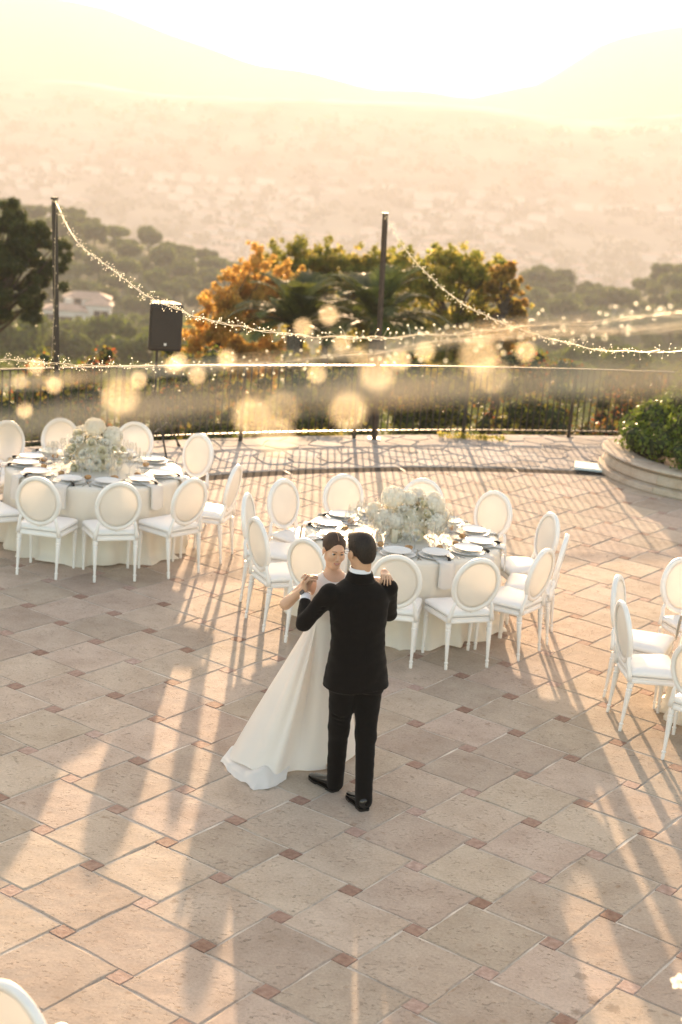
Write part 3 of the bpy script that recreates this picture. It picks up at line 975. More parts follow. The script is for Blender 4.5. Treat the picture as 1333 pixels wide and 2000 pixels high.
near_tree('olive_tree', b, blobs_from([(590,505,50,0,26),(545,515,45,0,18),(640,520,52,.5,26),(690,530,52,0,26),(740,520,48,.3,24),(780,535,50,.3,22),(600,580,75,.5,30),(700,600,80,.4,34),(760,610,70,.4,26),(660,700,90,.5,26)], b, Y2), 34000, .066, M_LEAF_OLIVE, 'tree with olive and golden leaves rising behind the two palms', 2.2, 3)
Y3 = 42; b = (at_y(890, 600, Y3).x, Y3, gz(3, Y3))
near_tree('green_tree', b, blobs_from([(800,545,48,0,20),(790,505,34,0,12),(870,505,42,.3,20),(840,560,60,0,28),(905,535,54,.3,26),(955,550,52,0,24),(960,620,60,.3,22),(1000,600,40,0,12),(880,630,70,.4,26),(940,660,60,.2,20),(900,700,90,.4,26),(1000,690,50,0,12)], b, Y3), 30000, .062, M_LEAF_OLIVE, 'bushy green tree right of the pole behind the railing', 2.0, 4)
Y4 = 41; b = (at_y(985, 600, Y4).x, Y4, gz(4, Y4))
near_tree('golden_tree', b, blobs_from([(985,530,26,0,14),(970,565,30,.2,12),(1010,560,22,0,8),(1005,610,34,0,12),(1000,665,42,0,16),(960,640,34,0,10)], b, Y4), 7500, .06, M_LEAF_ORANGE, 'small golden-orange tree top at the right end of the tree row', 1.6, 5)
# hedge behind the bars
r0 = random.Random(3)
hc = []
ORD = ['first', 'second', 'third', 'fourth', 'fifth', 'sixth', 'seventh', 'eighth', 'ninth', 'tenth', 'eleventh', 'twelfth', 'thirteenth', 'fourteenth', 'fifteenth', 'sixteenth', 'seventeenth', 'eighteenth', 'nineteenth', 'twentieth', 'twenty-first', 'twenty-second', 'twenty-third', 'twenty-fourth', 'twenty-fifth']
for i in range(34):
    a = A0 + R(3) + (A1 - A0 - R(6))*i/33 + R(r0.uniform(-.4, .4))
    d = Vector((math.cos(a), math.sin(a)))
    p = FC + d*(FR + (3.1 if i % 2 else 4.6) + r0.uniform(-.3, .5))
    if not in_view(p.x, p.y, .3, 120): continue
    px = project(p.x, p.y, .5)[0]
    top = .38 if i % 2 else .5
    cen, rad = [], []
    for j in range(60):
        cen.append((r0.uniform(-.85, .85), r0.uniform(-.6, .6), r0.uniform(-2.2, top - .15))); rad.append(r0.uniform(.18, .32))
    red = px > 1050
    mat = M_LEAF_HEDGE
    me = foliage('foliage', 4200, cen, rad, .042, mat, .6, .4)
    if red or r0.random() < .2:
        at = me.attributes['rnd']; arr = np.zeros(len(me.polygons), np.float32); at.data.foreach_get('value', arr); arr = np.clip(arr*1.0 + .25, 0, 1); at.data.foreach_set('value', arr)
    root = empty('hedge_shrub', (p.x, p.y, 0), r0.uniform(0, 6), '%s shrub of the %s hedge behind the railing bars, counted from the left' % (ORD[len(hc)], 'reddish' if red else 'green and bronze'), 'shrub', 'reddish hedge shrubs behind the railing' if red else 'green hedge shrubs behind the railing')
    link('foliage', me, root); hc.append(1)
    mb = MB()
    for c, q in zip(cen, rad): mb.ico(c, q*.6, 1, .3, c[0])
    tag(mb.build('inner_lumps', bpy.data.materials['dark_lumps'], root), kind='stuff')  # dark lumps inside each clump of the hedge shrub
# dense green filling of the slope behind
cen = []; rad = []
for i in range(500):
    y = r0.uniform(27, 75); x = r0.uniform(-.33, .36)*y
    cen.append((x, y, gz(x, y) + r0.uniform(-.2, .9))); rad.append(r0.uniform(.5, 1.3))
for i in range(500):
    y = r0.uniform(75, 170); x = r0.uniform(-.33, .36)*y
    cen.append((x, y, gz(x, y) + r0.uniform(-.2, 1.5))); rad.append(r0.uniform(1.3, 2.6))
P, d, k = clump_points(60000, cen, rad, .6, .9)
V, F = leaf_quads(P, d, .12, .6)
o = link('slope_scrub', np_mesh('slope_scrub', V, F, M_LEAF_HILL, np.clip(rng.random(len(P))*1.0, 0, 1))); tag(o, 'green scrub covering the slope just below the terrace', 'scrub', kind='stuff')

# pine on the left
def pine():
    Yp = 46
    base = (at_y(-60, 500, Yp).x, Yp, gz(-10, Yp))
    root = empty('pine_tree', base, 0, 'dark pine tree at the left edge behind the pole', 'tree')
    r0 = random.Random(8)
    spec = [(-10,400,26,8),(20,440,45,16),(70,455,40,14),(110,480,30,10),(125,500,24,8),(40,500,60,22),(-30,480,60,20),(95,540,36,12),(30,570,60,20),(-30,560,60,18),(110,520,30,8),(60,590,36,10),(10,420,30,8),(-60,430,50,12)]
    bl = blobs_from([(a, b_, c, 0, k) for a, b_, c, k in spec], base, Yp)
    cen, rad = [], []
    for (x, y, z, r_, k) in bl:
        for i in range(k):
            d = Vector((r0.gauss(0, 1), r0.gauss(0, 1), r0.gauss(0, .6))).normalized()*r_*r0.uniform(.3, 1)
            cen.append((x+d.x, y+d.y*1.5, z+d.z)); rad.append(r_*r0.uniform(.2, .36))
    link('crown', foliage('crown', 52000, cen, rad, .11, M_LEAF_PINE, .16, .3, .8, .5), root)
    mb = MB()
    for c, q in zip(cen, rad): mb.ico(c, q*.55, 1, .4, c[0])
    tag(mb.build('pine_lumps', bpy.data.materials['dark_lumps'], root), kind='stuff')  # dark lumps at the middle of the needle clumps
    mb = MB(); top = Vector((0, 0, 4.2)); mb.tube([(0, 0, -1), (.2, 0, 2), tuple(top)], [.3, .24, .18], 8)
    for c in r0.sample(cen, 40):
        c = Vector(c); st = top*r0.uniform(.6, 1); mb.tube([st, st.lerp(c, .6)+Vector((0, 0, -.1)), c], [.07, .045, .012], 5, caps=False)
    mb.build('trunk', M_BARK, root)
pine()

# palms
def palm(px, py, Yp, label, seed, spread):
    r0 = random.Random(seed)
    c = at_y(px, py, Yp)
    g0 = gz(c.x, Yp)
    root = empty('palm_tree', (c.x, Yp, g0), 0, label, 'palm tree', 'palms behind the railing')
    hgt = c.z - g0
    mb = MB(); mb.tube([(0, 0, -.6), (.05, 0, hgt*.5), (0, 0, hgt)], [.2, .19, .22], 10); mb.build('trunk', M_BARK, root)
    for i in range(30):
        az = 2*PI*i/30*3.3 + r0.uniform(-.2, .2)
        el = R(r0.choice((82, 70, 60, 48, 34, 18)) + r0.uniform(-6, 6))
        L = r0.uniform(.9, 1.15)*spread
        mb = MB(); pts = []
        dirh = Vector((math.cos(az), math.sin(az), 0))
        p = Vector((0, 0, hgt)); e = el
        nseg_ = 12
        for k in range(nseg_+1):
            pts.append(p.copy()); p = p + (dirh*math.cos(e) + Vector((0, 0, math.sin(e))))*L/nseg_; e -= R(7.5)*(.5 + k/nseg_)
        mb.tube(pts, [.018*(1-.8*k/nseg_) + .003 for k in range(nseg_+1)], 4, caps=False)
        side = dirh.cross(Vector((0, 0, 1)))
        for k in range(2, nseg_*3):
            t = k/(nseg_*3); ii = min(int(t*nseg_), nseg_-1); f = t*nseg_ - ii
            q = pts[ii].lerp(pts[ii+1], f); tg = (pts[ii+1]-pts[ii]).normalized()
            ll = L*.42*math.sin(PI*min(1, .16 + t*.84))**.6
            for s in (-1, 1):
                nrm = side*s
                tip = q + (nrm*.62 + tg*.75 + Vector((0, 0, .18))).normalized()*ll*r0.uniform(.85, 1.1) - Vector((0, 0, ll*.22))
                w = tg*.016*spread
                mid = q.lerp(tip, .5) + Vector((0, 0, .03))
                mb.add([q - w, q + w, mid + w*.9, tip, mid - w*.9], [(0, 1, 2, 4), (4, 2, 3)])
        me = mb.mesh('frond', M_PALM)
        at = me.attributes.new('rnd', 'FLOAT', 'FACE'); arr = np.clip(r0.uniform(.1, .9) + rng.normal(0, .12, len(me.polygons)), 0, 1).astype(np.float32); at.data.foreach_set('value', arr)
        link('frond', me, root)
palm(578, 640, 37, 'left of two palm trees with arching fronds behind the railing', 1, 1.65)
palm(740, 632, 36.5, 'right of two palm trees, just behind the brown pole', 6, 1.7)
# ------------------------------------------------------------------ furniture materials
M_PAINT = simple('white_chair_paint', (.90, .88, .85), .38, var=.05, scale=6, spec=.5)
M_LEATH = simple('white_leather', (.89, .89, .88), .42, var=.03, scale=5, bump=.15, bscale=40)
M_PANEL = simple('ivory_back_fabric', (.90, .865, .81), .75, var=.04, scale=4, bump=.25, bscale=300, trans=.34)
M_CLOTH = simple('ivory_tablecloth', (.95, .915, .82), .5, var=.03, scale=3, bump=.12, bscale=220, trans=.25, spec=.5)
M_NAPK = simple('white_napkin', (.82, .80, .76), .8, var=.03, scale=6, trans=.2)
M_CHINA = simple('white_china', (.92, .91, .88), .3, var=.02, spec=.6)
M_RIM = simple('silver_rim', (.55, .55, .56), .2, metal=.8)
M_STEEL = simple('cutlery_steel', (.62, .62, .62), .18, metal=1)
M_BLACKF = simple('black_tassel', (.015, .014, .013), .8)
M_BREAD = simple('bread_crust', (.52, .27, .11), .7, var=.35, scale=30, bump=.5, bscale=60)
M_WAX = simple('ivory_wax', (.82, .78, .64), .5, trans=.3)
M_WOODT = simple('table_wood', (.25, .16, .09), .6, var=.2)
def glass_mat():
    m, nt, b = new_mat('clear_glass'); nt.nodes.remove(b); L = nt.links.new
    tr = N(nt, 'ShaderNodeBsdfTransparent'); tr.inputs[0].default_value = (.95, .96, .96, 1)
    gl = N(nt, 'ShaderNodeBsdfGlossy'); gl.inputs['Roughness'].default_value = .06
    lw = N(nt, 'ShaderNodeLayerWeight'); lw.inputs['Blend'].default_value = .35
    mr = N(nt, 'ShaderNodeMapRange'); mr.inputs[3].default_value = .06; mr.inputs[4].default_value = .75
    L(lw.outputs['Facing'], mr.inputs[0])
    mx = N(nt, 'ShaderNodeMixShader'); L(mr.outputs[0], mx.inputs[0]); L(tr.outputs[0], mx.inputs[1]); L(gl.outputs[0], mx.inputs[2])
    L(mx.outputs[0], nt.nodes['Material Output'].inputs['Surface'])
    return m
M_GLASS = glass_mat()
M_PETALW = leaf_mat('white_petals', [(0, (.92, .89, .80)), (1, (.96, .94, .88))], .5, .6, .96, 1.0)
M_PETALC = leaf_mat('cream_petals', [(0, (.86, .82, .60)), (.6, (.92, .87, .72)), (1, (.95, .91, .82))], .5, .6, .95, 1.0)
M_GREENL = leaf_mat('bouquet_leaves', [(0, (.06, .10, .03)), (1, (.14, .19, .06))], .3)

# ------------------------------------------------------------------ oval-back chair
def make_chair():
    root = empty('oval_back_chair', (0, 0, 0))
    TILT = R(9)
    def back(u, w, d=0):      # point in the plane of the back; u across, w up from the oval centre, d outwards
        cz, cy_ = .735, -.238
        return Vector((u, cy_ - w*math.sin(TILT) - d*math.cos(TILT), cz + w*math.cos(TILT) - d*math.sin(TILT)))
    # oval frame: moulded section swept round an ellipse
    EA, EB = .198, .222
    sec = [(.020, .012), (.014, .020), (-.004, .021), (-.014, .017), (-.020, .008), (-.020, -.010), (-.012, -.019), (.012, -.019), (.020, -.010)]
    mb = MB(); mb.sm = True; vs = []; n = 40
    for i in range(n):
        a = 2*PI*i/n; ca, sa = math.cos(a), math.sin(a)
        nx, ny = ca/EA, sa/EB; l = math.hypot(nx, ny); nx /= l; ny /= l
        for (r_, d) in sec: vs.append(back(EA*ca + nx*r_, EB*sa + ny*r_, d))
    k = len(sec)
    mb.add(vs, [(i*k+j, ((i+1) % n)*k+j, ((i+1) % n)*k+(j+1) % k, i*k+(j+1) % k) for i in range(n) for j in range(k)])
    # little carved tab under the oval
    mb.sm = False
    mb.tube([back(0, -EB-.006), back(0, -EB-.034)], [.016, .009], 6)
    mb.build('back_frame', M_PAINT, root)
    mb = MB(); mb.sm = True
    rings = []
    for q, d in ((0, .016), (.5, .015), (.8, .011), (.93, .006), (.93, -.006), (.8, -.013), (.5, -.02), (0, -.022)):
        rings.append([back(EA*max(q, .01)*math.cos(2*PI*i/28), EB*max(q, .01)*math.sin(2*PI*i/28), d) for i in range(28)])
    mb.loft([r_[::-1] for r_ in rings]); bp_ = mb.build('back_panel', M_PANEL, root)
    for d_ in (.013, -.015):
        mb = MB(); mb.sm = True; mb.tube([back(EA*.915*math.cos(2*PI*i/32), EB*.915*math.sin(2*PI*i/32), d_) for i in range(32)], .0034, 5, closed=True); mb.build('piping', M_PANEL, bp_)
    for s in (-1, 1):
        mb = MB(); mb.sm = True
        p0 = back(s*EA*.80, -EB*.62, 0)
        pts = [p0, Vector((s*.176, -.222, .545)), Vector((s*.182, -.212, .50)), Vector((s*.193, -.207, .46)), Vector((s*.200, -.205, .41))]
        mb.tube(pts, [.013, .016, .018, .019, .021], 8); mb.build('stile', M_PAINT, root)
    # seat frame
    mb = MB()
    out = [(-.205, -.205), (.205, -.205), (.245, .215), (-.245, .215)]
    def rr(o, ins, z, b=.03, m=4):
        pts = []
        n_ = len(o); cen = Vector((0, .005))
        for i in range(n_):
            p = Vector(o[i]); p = p - Vector((math.copysign(ins, p.x), math.copysign(ins, p.y)))
            a = math.atan2(p.y, p.x); c0 = p - Vector((math.copysign(b, p.x), math.copysign(b, p.y)))
            base = [-PI, -PI/2, 0, PI/2][i]
            for j in range(m+1):
                t = base + (PI/2)*j/m; pts.append((c0.x + b*math.cos(t), c0.y + b*math.sin(t), z))
        return pts
    mb.loft([rr(out, .004, .392), rr(out, 0, .398), rr(out, 0, .412), rr(out, -.006, .420), rr(out, -.006, .436), rr(out, .004, .442)])
    mb.build('seat_frame', M_PAINT, root)
    mb = MB(); mb.sm = True
    mb.loft([rr(out, .016, .4425), rr(out, .002, .450), rr(out, -.002, .466), rr(out, .006, .482), rr(out, .04, .497), rr(out, .10, .505, .05), rr(out, .17, .508, .02)])
    mb.build('seat_cushion', M_LEATH, root)
    prof = [(.024, .391), (.024, .356), (.019, .352), (.019, .346), (.025, .340), (.025, .330), (.020, .325), (.0225, .315), (.0115, .075), (.0105, .068), (.0165, .062), (.0165, .052), (.012, .046), (.0145, .03), (.0125, .0)]
    for sx, sy in ((-1, 1), (1, 1), (-1, -1), (1, -1)):
        x, y = (sx*.215, .19) if sy > 0 else (sx*.190, -.188)
        lean = Matrix.Identity(4)
        if sy < 0:
            sh = Matrix.Identity(4); sh[1][2] = .09; sh[1][3] = -.09*.391; lean = sh
        else:
            sh = Matrix.Identity(4); lean = sh
        mb = MB(); mb.sm = False
        mb.lathe(prof[::-1], 10, Matrix.Translation((x, y, 0)) @ lean); mb.build('leg', M_PAINT, root)
    return root
chair0 = make_chair(); chair_used = False
def place_chair(x, y, rz, label, group):
    global chair_used
    o = chair0 if not chair_used else copy_tree(chair0)
    chair_used = True
    o.location = (x, y, 0); o.rotation_euler = (0, 0, rz)
    tag(o, label, 'chair', group)
    return o

# ------------------------------------------------------------------ tables
def make_table(x, y, rad, seed, tlabel, clabel, over=.02):
    r0 = random.Random(seed)
    t = empty('round_table', (x, y, 0), 0, tlabel, 'table')
    m = MB(); m.lathe([(rad-.03, .715), (rad-.012, .72), (rad-.012, .745), (rad-.03, .75)], 40); m.build('tabletop', M_WOODT, t)
    for i in range(4):
        a = PI/4 + i*PI/2; m = MB(); m.tube([(rad*.55*math.cos(a), rad*.55*math.sin(a), 0), (rad*.55*math.cos(a), rad*.55*math.sin(a), .714)], .02, 8); m.build('leg', M_IRON, t)
    ph = [r0.uniform(0, 6.3) for _ in range(6)]
    def fold(a, t_):
        w1 = math.sin(11*a + ph[0] + .9*math.sin(3*a+ph[1])); f = .55*(1 - 2*abs(w1)**.7) + .25*math.sin(19*a + ph[0] + .8*math.sin(3*a+ph[1])) + .32*math.sin(23*a + ph[2] + math.sin(2*a+ph[3])) + .25*math.sin(7*a+ph[4])
        return f
    mb = MB(); mb.sm = True; n = 190
    prof = [(0.02, .760), (rad*.5, .7605), (rad*.93, .7605), (rad-.006, .758), (rad+.006, .748), (rad+.010, .72)]
    zs = [.66, .56, .45, .34, .22, .12, .05, .02, .012]
    rings = []
    for r_, z in prof: rings.append([(r_*math.cos(2*PI*i/n), r_*math.sin(2*PI*i/n), z) for i in range(n)])
    for z in zs:
        t_ = (.72 - z)/.72
        ring = []
        for i in range(n):
            a = 2*PI*i/n
            amp = .050*t_**.7
            if z < .06: amp *= 1.25
            rr = rad + .008 + .035*t_ + amp*fold(a, t_) + (.035 + .035*math.sin(5*a+ph[5]) if z < .03 else (.015 if z < .06 else 0))
            zz = z + (.012*math.sin(9*a+ph[1]) if z < .03 else 0)
            ring.append((rr*math.cos(a), rr*math.sin(a), max(zz, .004)))
        rings.append(ring)
    mb.loft([r_ for r_ in rings][::-1], closed_caps=False)
    mb.add([(0, 0, .7602)] + rings[0], [(0, i+1, (i+1) % n + 1) for i in range(n)])
    c = mb.build('tablecloth', M_CLOTH); c.location = (x, y, 0)
    tag(c, clabel, 'tablecloth')
T2 = (.58, 13.25); T1 = (-2.50, 14.85); T3 = (3.63, 11.2); T4 = (2.35, 4.15)
make_table(*T2, .885, 1, 'round dining table under ivory cloth directly behind the couple', 'floor-length ivory tablecloth on the round table directly behind the couple')
make_table(*T1, .885, 2, 'round dining table under ivory cloth at the left by the railing', 'floor-length ivory tablecloth on the left table near the loudspeaker stand')
make_table(*T3, .885, 3, 'round dining table cut off by the right edge of the picture', 'ivory tablecloth of the table cut off by the right edge')
make_table(*T4, .80, 4, 'nearest dining table just outside the lower right corner', 'ivory tablecloth just outside the lower right corner')
def ring_chairs(T, angs, labels, group, r=1.185):
    for a, lb in zip(angs, labels):
        t = R(a)
        rr = r + random.uniform(-.015, .015)
        place_chair(T[0] + rr*math.sin(t), T[1] - rr*math.cos(t), t + R(random.uniform(-3.5, 3.5)), lb, group)
G2_, G1_, G3_ = 'white oval-back chairs around the table behind the couple', 'white oval-back chairs around the left table', 'white oval-back chairs around the right table'
ring_chairs(T2, [24, 53, 77, 107, 141, 171, -156, -127, -98, -64, -35, -4], [
 'white oval-back chair seen fully from behind, first chair right of the groom', 'white oval-back chair at the front right of the middle table, casting long leg shadows',
 'white oval-back chair seen edge-on at the right side of the middle table', 'white oval-back chair facing left at the right rear of the middle table',
 'white oval-back chair at the far right rear of the middle table, behind the plates', 'white oval-back chair directly behind the flowers of the middle table',
 'white oval-back chair behind the table, left of the flower centrepiece', 'white oval-back chair at the left rear of the middle table, facing the camera',
 'white oval-back chair seen as a narrow edge, leftmost behind the bluish-backed chair', 'white chair with shaded bluish round back in profile, left of the bride',
 'white oval-back chair right behind the bride', 'white oval-back chair partly hidden by the shoulder of the groom'], G2_)
ring_chairs(T1, [-12, 18, 48, 80, 139, 173, -155, -129, -103, -76, -45], [
 'white oval-back chair at the front of the left table, second from the left', 'white oval-back chair seen from behind, middle front of the left table', 'white oval-back chair at the front right of the left table',
 'white oval-back chair seen edge-on at the right of the left table', 'white oval-back chair at the right rear of the left table, beside the drain', 'white oval-back chair right of the roses, in front of the loudspeaker stand',
 'white oval-back chair left of the roses with the railing behind it', 'white oval-back chair cut by the left edge of the picture, rear of the left table', 'white chair at the left side of the left table, mostly outside the picture',
 'white chair at the far left of the left table, outside the picture', 'white chair at the front left corner, only its seat in the picture'], G1_)
ring_chairs(T3, [-83, -112, -46, -151], ['white chair with shaded bluish oval back at the right table, seen in profile', 'white oval-back chair standing behind the bluish-backed chair at the right table',
 'white chair cut by the lower right edge, only its rear leg in the picture', 'white oval-back chair at the upper end of the right table, cut by the right edge'], G3_)
cpos = at_y(8, 1990, 5.15)
place_chair(-.955, 5.44, R(-38), 'white oval-back chair nearest the camera, only its top in the lower left corner', 'chairs in the foreground')

# ------------------------------------------------------------------ table settings
def lathe_mesh(name, prof, mats, n=20, split=None, M=None):
    mb = MB(); mb.sm = True; mb.lathe(prof, n, M, caps=True); return mb.mesh(name, mats)
plate_mb = MB(); plate_mb.sm = True
plate_mb.lathe([(.06, 0), (.10, .003), (.150, .010), (.158, .014), (.158, .016), (.150, .0145), (.11, .008), (.02, .007)], 28)
charger_me = plate_mb.mesh('charger_plate', M_CHINA)
mb = MB(); mb.tube([(.158*math.cos(2*PI*i/28), .158*math.sin(2*PI*i/28), .0155) for i in range(28)], .0016, 4, closed=True); rim_me = mb.mesh('rim', M_RIM)
mb = MB(); mb.sm = True; mb.lathe([(.05, 0), (.085, .003), (.120, .012), (.127, .016), (.127, .018), (.118, .015), (.08, .007), (.02, .006)], 26); dplate_me = mb.mesh('dinner_plate', M_CHINA)
mb = MB(); mb.tube([(.127*math.cos(2*PI*i/26), .127*math.sin(2*PI*i/26), .0175) for i in range(26)], .0014, 4, closed=True); rim2_me = mb.mesh('rim', M_RIM)
mb = MB(); mb.sm = True; mb.lathe([(.03, 0), (.055, .002), (.074, .008), (.074, .010), (.05, .005), (.01, .004)], 20); bplate_me = mb.mesh('bread_plate', M_CHINA)
def glass_me(name, prof):
    mb = MB(); mb.sm = True; mb.lathe(prof, 14, caps=False); return mb.mesh(name, M_GLASS)
wine_me = glass_me('wine_glass', [(.001, .002), (.034, .003), (.034, .005), (.006, .009), (.0035, .03), (.0035, .085), (.012, .10), (.034, .125), (.039, .155), (.036, .19), (.031, .215)])
water_me = glass_me('water_glass', [(.001, .002), (.034, .003), (.034, .005), (.006, .009), (.004, .03), (.004, .075), (.016, .09), (.040, .115), (.044, .145), (.040, .18), (.036, .195)])
flute_me = glass_me('champagne_glass', [(.001, .002), (.030, .003), (.030, .005), (.005, .009), (.003, .03), (.003, .10), (.010, .115), (.024, .15), (.026, .19), (.022, .24)])
mb = MB(); mb.sm = True; mb.ico((0, 0, .022), .036, 2, .25, 3, (1.1, .85, .65), 1.4); bread_me = mb.mesh('bread_roll', M_BREAD)
def cutlery(name, L, head):
    mb = MB(); mb.box(-.0035, .0035, -L/2, L*.2, 0, .003); mb.box(-head/2, head/2, L*.2+.0002, L/2, 0.0005, .0025); return mb.mesh(name, M_STEEL)
fork_me, knife_me, spoon_me = cutlery('fork', .20, .02), cutlery('knife', .22, .014), cutlery('spoon', .19, .026)
def napkin_mesh(seed, reach):
    r0 = random.Random(seed); mb = MB(); mb.sm = True
    # long folded napkin lying under the plate and hanging over the table edge (local -Y is outwards, z=0 the cloth)
    path = [(0.06, .021), (.0, .022), (-.10, .021), (-.16, .012), (reach-.002, .008), (reach-.022, -.004), (reach-.028, -.06), (reach-.034, -.14), (reach-.036, -.20)]
    w = .062; vs = []
    for i, (y, z) in enumerate(path):
        ww = w*(1 + .25*i/8)
        for j in range(5):
            u = (j-2)/2
            vs.append((u*ww + r0.uniform(-.002, .002), y + .004*math.sin(u*5+i), z + .004*math.cos(u*4 + i*.6) - (.025*(1-abs(u)) if i == 8 else 0)))
    k = len(vs); vs += [(x, y + (.003 if z < 0 else 0), z - .004) for x, y, z in vs]
    fs = []
    for i in range(len(path)-1):
        for j in range(4):
            a = i*5+j; fs += [(a, a+5, a+6, a+1), (k+a+1, k+a+6, k+a+5, k+a)]
    for i in range(len(path)-1):
        a = i*5; fs += [(a, k+a, k+a+5, a+5), (a+4, a+9, k+a+9, k+a+4)]
    mb.add(vs, fs)
    return mb.mesh('napkin', M_NAPK)
nap_mes = [napkin_mesh(s, -.235) for s in range(3)]
mb = MB(); mb.tube([(0, 0, .004), (.0, -.03, .006), (.004, -.05, .004)], [.004, .006, .004], 6); mb.tube([(.004, -.051, .004), (.006, -.075, .002), (.008, -.10, -.012)], [.006, .012, .016], 7)
tassel_me = mb.mesh('tassel', M_BLACKF)
SET = {}
def put(me, cat, label, group, loc, rz, kids=()):
    o = link(me.name.split('.')[0], me); o.location = loc; o.rotation_euler = (0, 0, rz)
    tag(o, label, cat, group)
    for k in kids:
        c = link(k[0].name.split('.')[0], k[0], o)
        if len(k) > 1: c.location = k[1]
        if len(k) > 2: c.rotation_euler = k[2]
    return o
def settings(T, angs, where, seed, seats):
    r0 = random.Random(seed); Z = .7615
    for i, a in enumerate(angs):
        at_ = seats[i]; t = R(a + r0.uniform(-2, 2)); rz = t
        er, et = Vector((math.sin(t), -math.cos(t), 0)), Vector((math.cos(t), math.sin(t), 0))
        P = lambda rad_, tan_, z=Z: Vector((T[0], T[1], z)) + er*rad_ + et*tan_
        put(charger_me, 'plate', 'large white under-plate ' + at_, 'under-plates ' + where, P(.69, 0), rz, [(rim_me,)])
        put(nap_mes[i % 3], 'napkin', 'white napkin with black tassel ' + at_, 'napkins ' + where, P(.67, 0, Z), rz, [(tassel_me, (.045, -.10, .026), (0, 0, r0.uniform(-.2, .9)))])
        put(dplate_me, 'plate', 'silver-rimmed plate on the larger plate ' + at_, 'dinner plates ' + where, P(.69, r0.uniform(-.01, .01), Z + .0275), rz, [(rim2_me,)])
        q = P(.50, -.17); put(bplate_me, 'plate', 'small white bread plate ' + at_, 'bread plates ' + where, q, rz)
        put(bread_me, 'bread roll', 'golden bread roll ' + at_, 'bread rolls ' + where, q + Vector((r0.uniform(-.01, .01), 0, .006)), r0.uniform(0, 6))
        put(wine_me, 'glass', 'clear stemmed wine glass ' + at_, 'wine glasses ' + where, P(.47, .04), rz)
        put(water_me, 'glass', 'clear rounded water goblet ' + at_, 'water goblets ' + where, P(.49, .13), rz)
        put(flute_me, 'glass', 'tall slim champagne glass ' + at_, 'champagne glasses ' + where, P(.41, .085), rz)
        put(fork_me, 'fork', 'steel fork ' + at_, 'forks ' + where, P(.69, -.185, Z), rz + PI)
        put(knife_me, 'knife', 'steel knife ' + at_, 'knives ' + where, P(.69, .18, Z), rz + PI)
        put(spoon_me, 'spoon', 'steel spoon ' + at_, 'spoons ' + where, P(.525, -.02, Z), rz + PI/2)
settings(T2, [24, 54, 80, 110, 142, 172, -155, -125, -96, -64, -35, -4], 'on the table behind the couple', 4, ['at the seat first right of the groom', 'at the front right seat, middle table', 'at the right edge-on chair, middle table', 'at the right rear chair, middle table', 'at the far right rear chair, middle table', 'right behind the flowers, middle table', 'behind the table left of the flowers, middle table', 'at the left rear chair, middle table', 'at the leftmost chair, middle table', 'at the bluish chair left of the bride', 'at the chair behind the bride', 'at the chair behind the groom'])
settings(T1, [-12, 18, 48, 80, 132, 168, -158, -130, -103, -76, -45], 'on the left table', 5, ['at the front left chair, left table', 'at the middle front chair, left table', 'at the front right chair, left table', 'at the right edge-on chair, left table', 'at the right rear chair, left table', 'right of the roses, left table', 'left of the roses, left table', 'at the left rear chair, left table', 'at the left side, left table', 'at the far left, left table', 'at the front left corner, left table'])
settings(T3, [-83, -112, -151], 'on the right table', 6, ['at the bluish-backed chair, right table', 'at the chair behind the bluish-backed one, right table', 'at the upper chair, right table'])

# ------------------------------------------------------------------ flowers and candles
def hydrangea_me(seed, r=.085):
    r0 = np.random.default_rng(seed)
    n = 170
    d = r0.normal(0, 1, (n, 3)); d /= np.linalg.norm(d, axis=1)[:, None]
    d[:, 2] = np.abs(d[:, 2])*1.0 - .25*(r0.random(n)); d /= np.linalg.norm(d, axis=1)[:, None]
    mb = MB()
    for q in d:
        c = Vector(q)*r*r0.uniform(.9, 1.05); nn = Vector(q); t = nn.orthogonal().normalized(); t.rotate(Matrix.Rotation(r0.uniform(0, 6), 3, nn)); b = nn.cross(t)
        for k in range(4):
            u = (t*math.cos(k*PI/2) + b*math.sin(k*PI/2)); w = nn.cross(u)
            s = r*.16
            mb.add([c, c + u*s*.6 + w*s*.55 + nn*s*.15, c + u*s*1.25 + nn*s*.25, c + u*s*.6 - w*s*.55 + nn*s*.15], [(0, 3, 2, 1)])
    mb.sm = True; mb.ico((0, 0, 0), r*.88, 2)
    me = mb.mesh('hydrangea_head', M_PETALW)
    at = me.attributes.new('rnd', 'FLOAT', 'FACE'); at.data.foreach_set('value', r0.random(len(me.polygons)).astype(np.float32))
    return me
def rose_me(seed, mat, r=.045):
    r0 = random.Random(seed); mb = MB(); mb.sm = True
    for k in range(17):
        lay = k/16; a = k*2.4; rr = r*(.16 + .84*lay**.8); hgt = r*(1.05 - .55*lay); wid = 1.5 + .3*r0.random()
        vs = []
        for j in range(4):
            tj = j/3; q = rr*(.55 + .45*tj + (.22*lay if j == 3 else 0)); z = -r*.45 + (hgt + r*.45)*tj - (r*.16*lay if j == 3 else 0)
            for i in range(5):
                b = a + (i-2)/2*wid*(.5 + .5*math.sin(PI*(.25 + .5*tj)))
                vs.append((q*math.cos(b), q*math.sin(b), z - abs(i-2)*r*.05))
        mb.add(vs, [(j*5+i, j*5+i+1, j*5+i+6, j*5+i+5) for j in range(3) for i in range(4)])
    me = mb.mesh('rose', mat)
    at = me.attributes.new('rnd', 'FLOAT', 'FACE'); at.data.foreach_set('value', np.repeat([r0.random() for _ in range(17)], 12).astype(np.float32))
    return me
hyd = [hydrangea_me(s) for s in range(3)]
roses = [rose_me(s, M_PETALW) for s in range(2)] + [rose_me(s+5, M_PETALC) for s in range(3)]
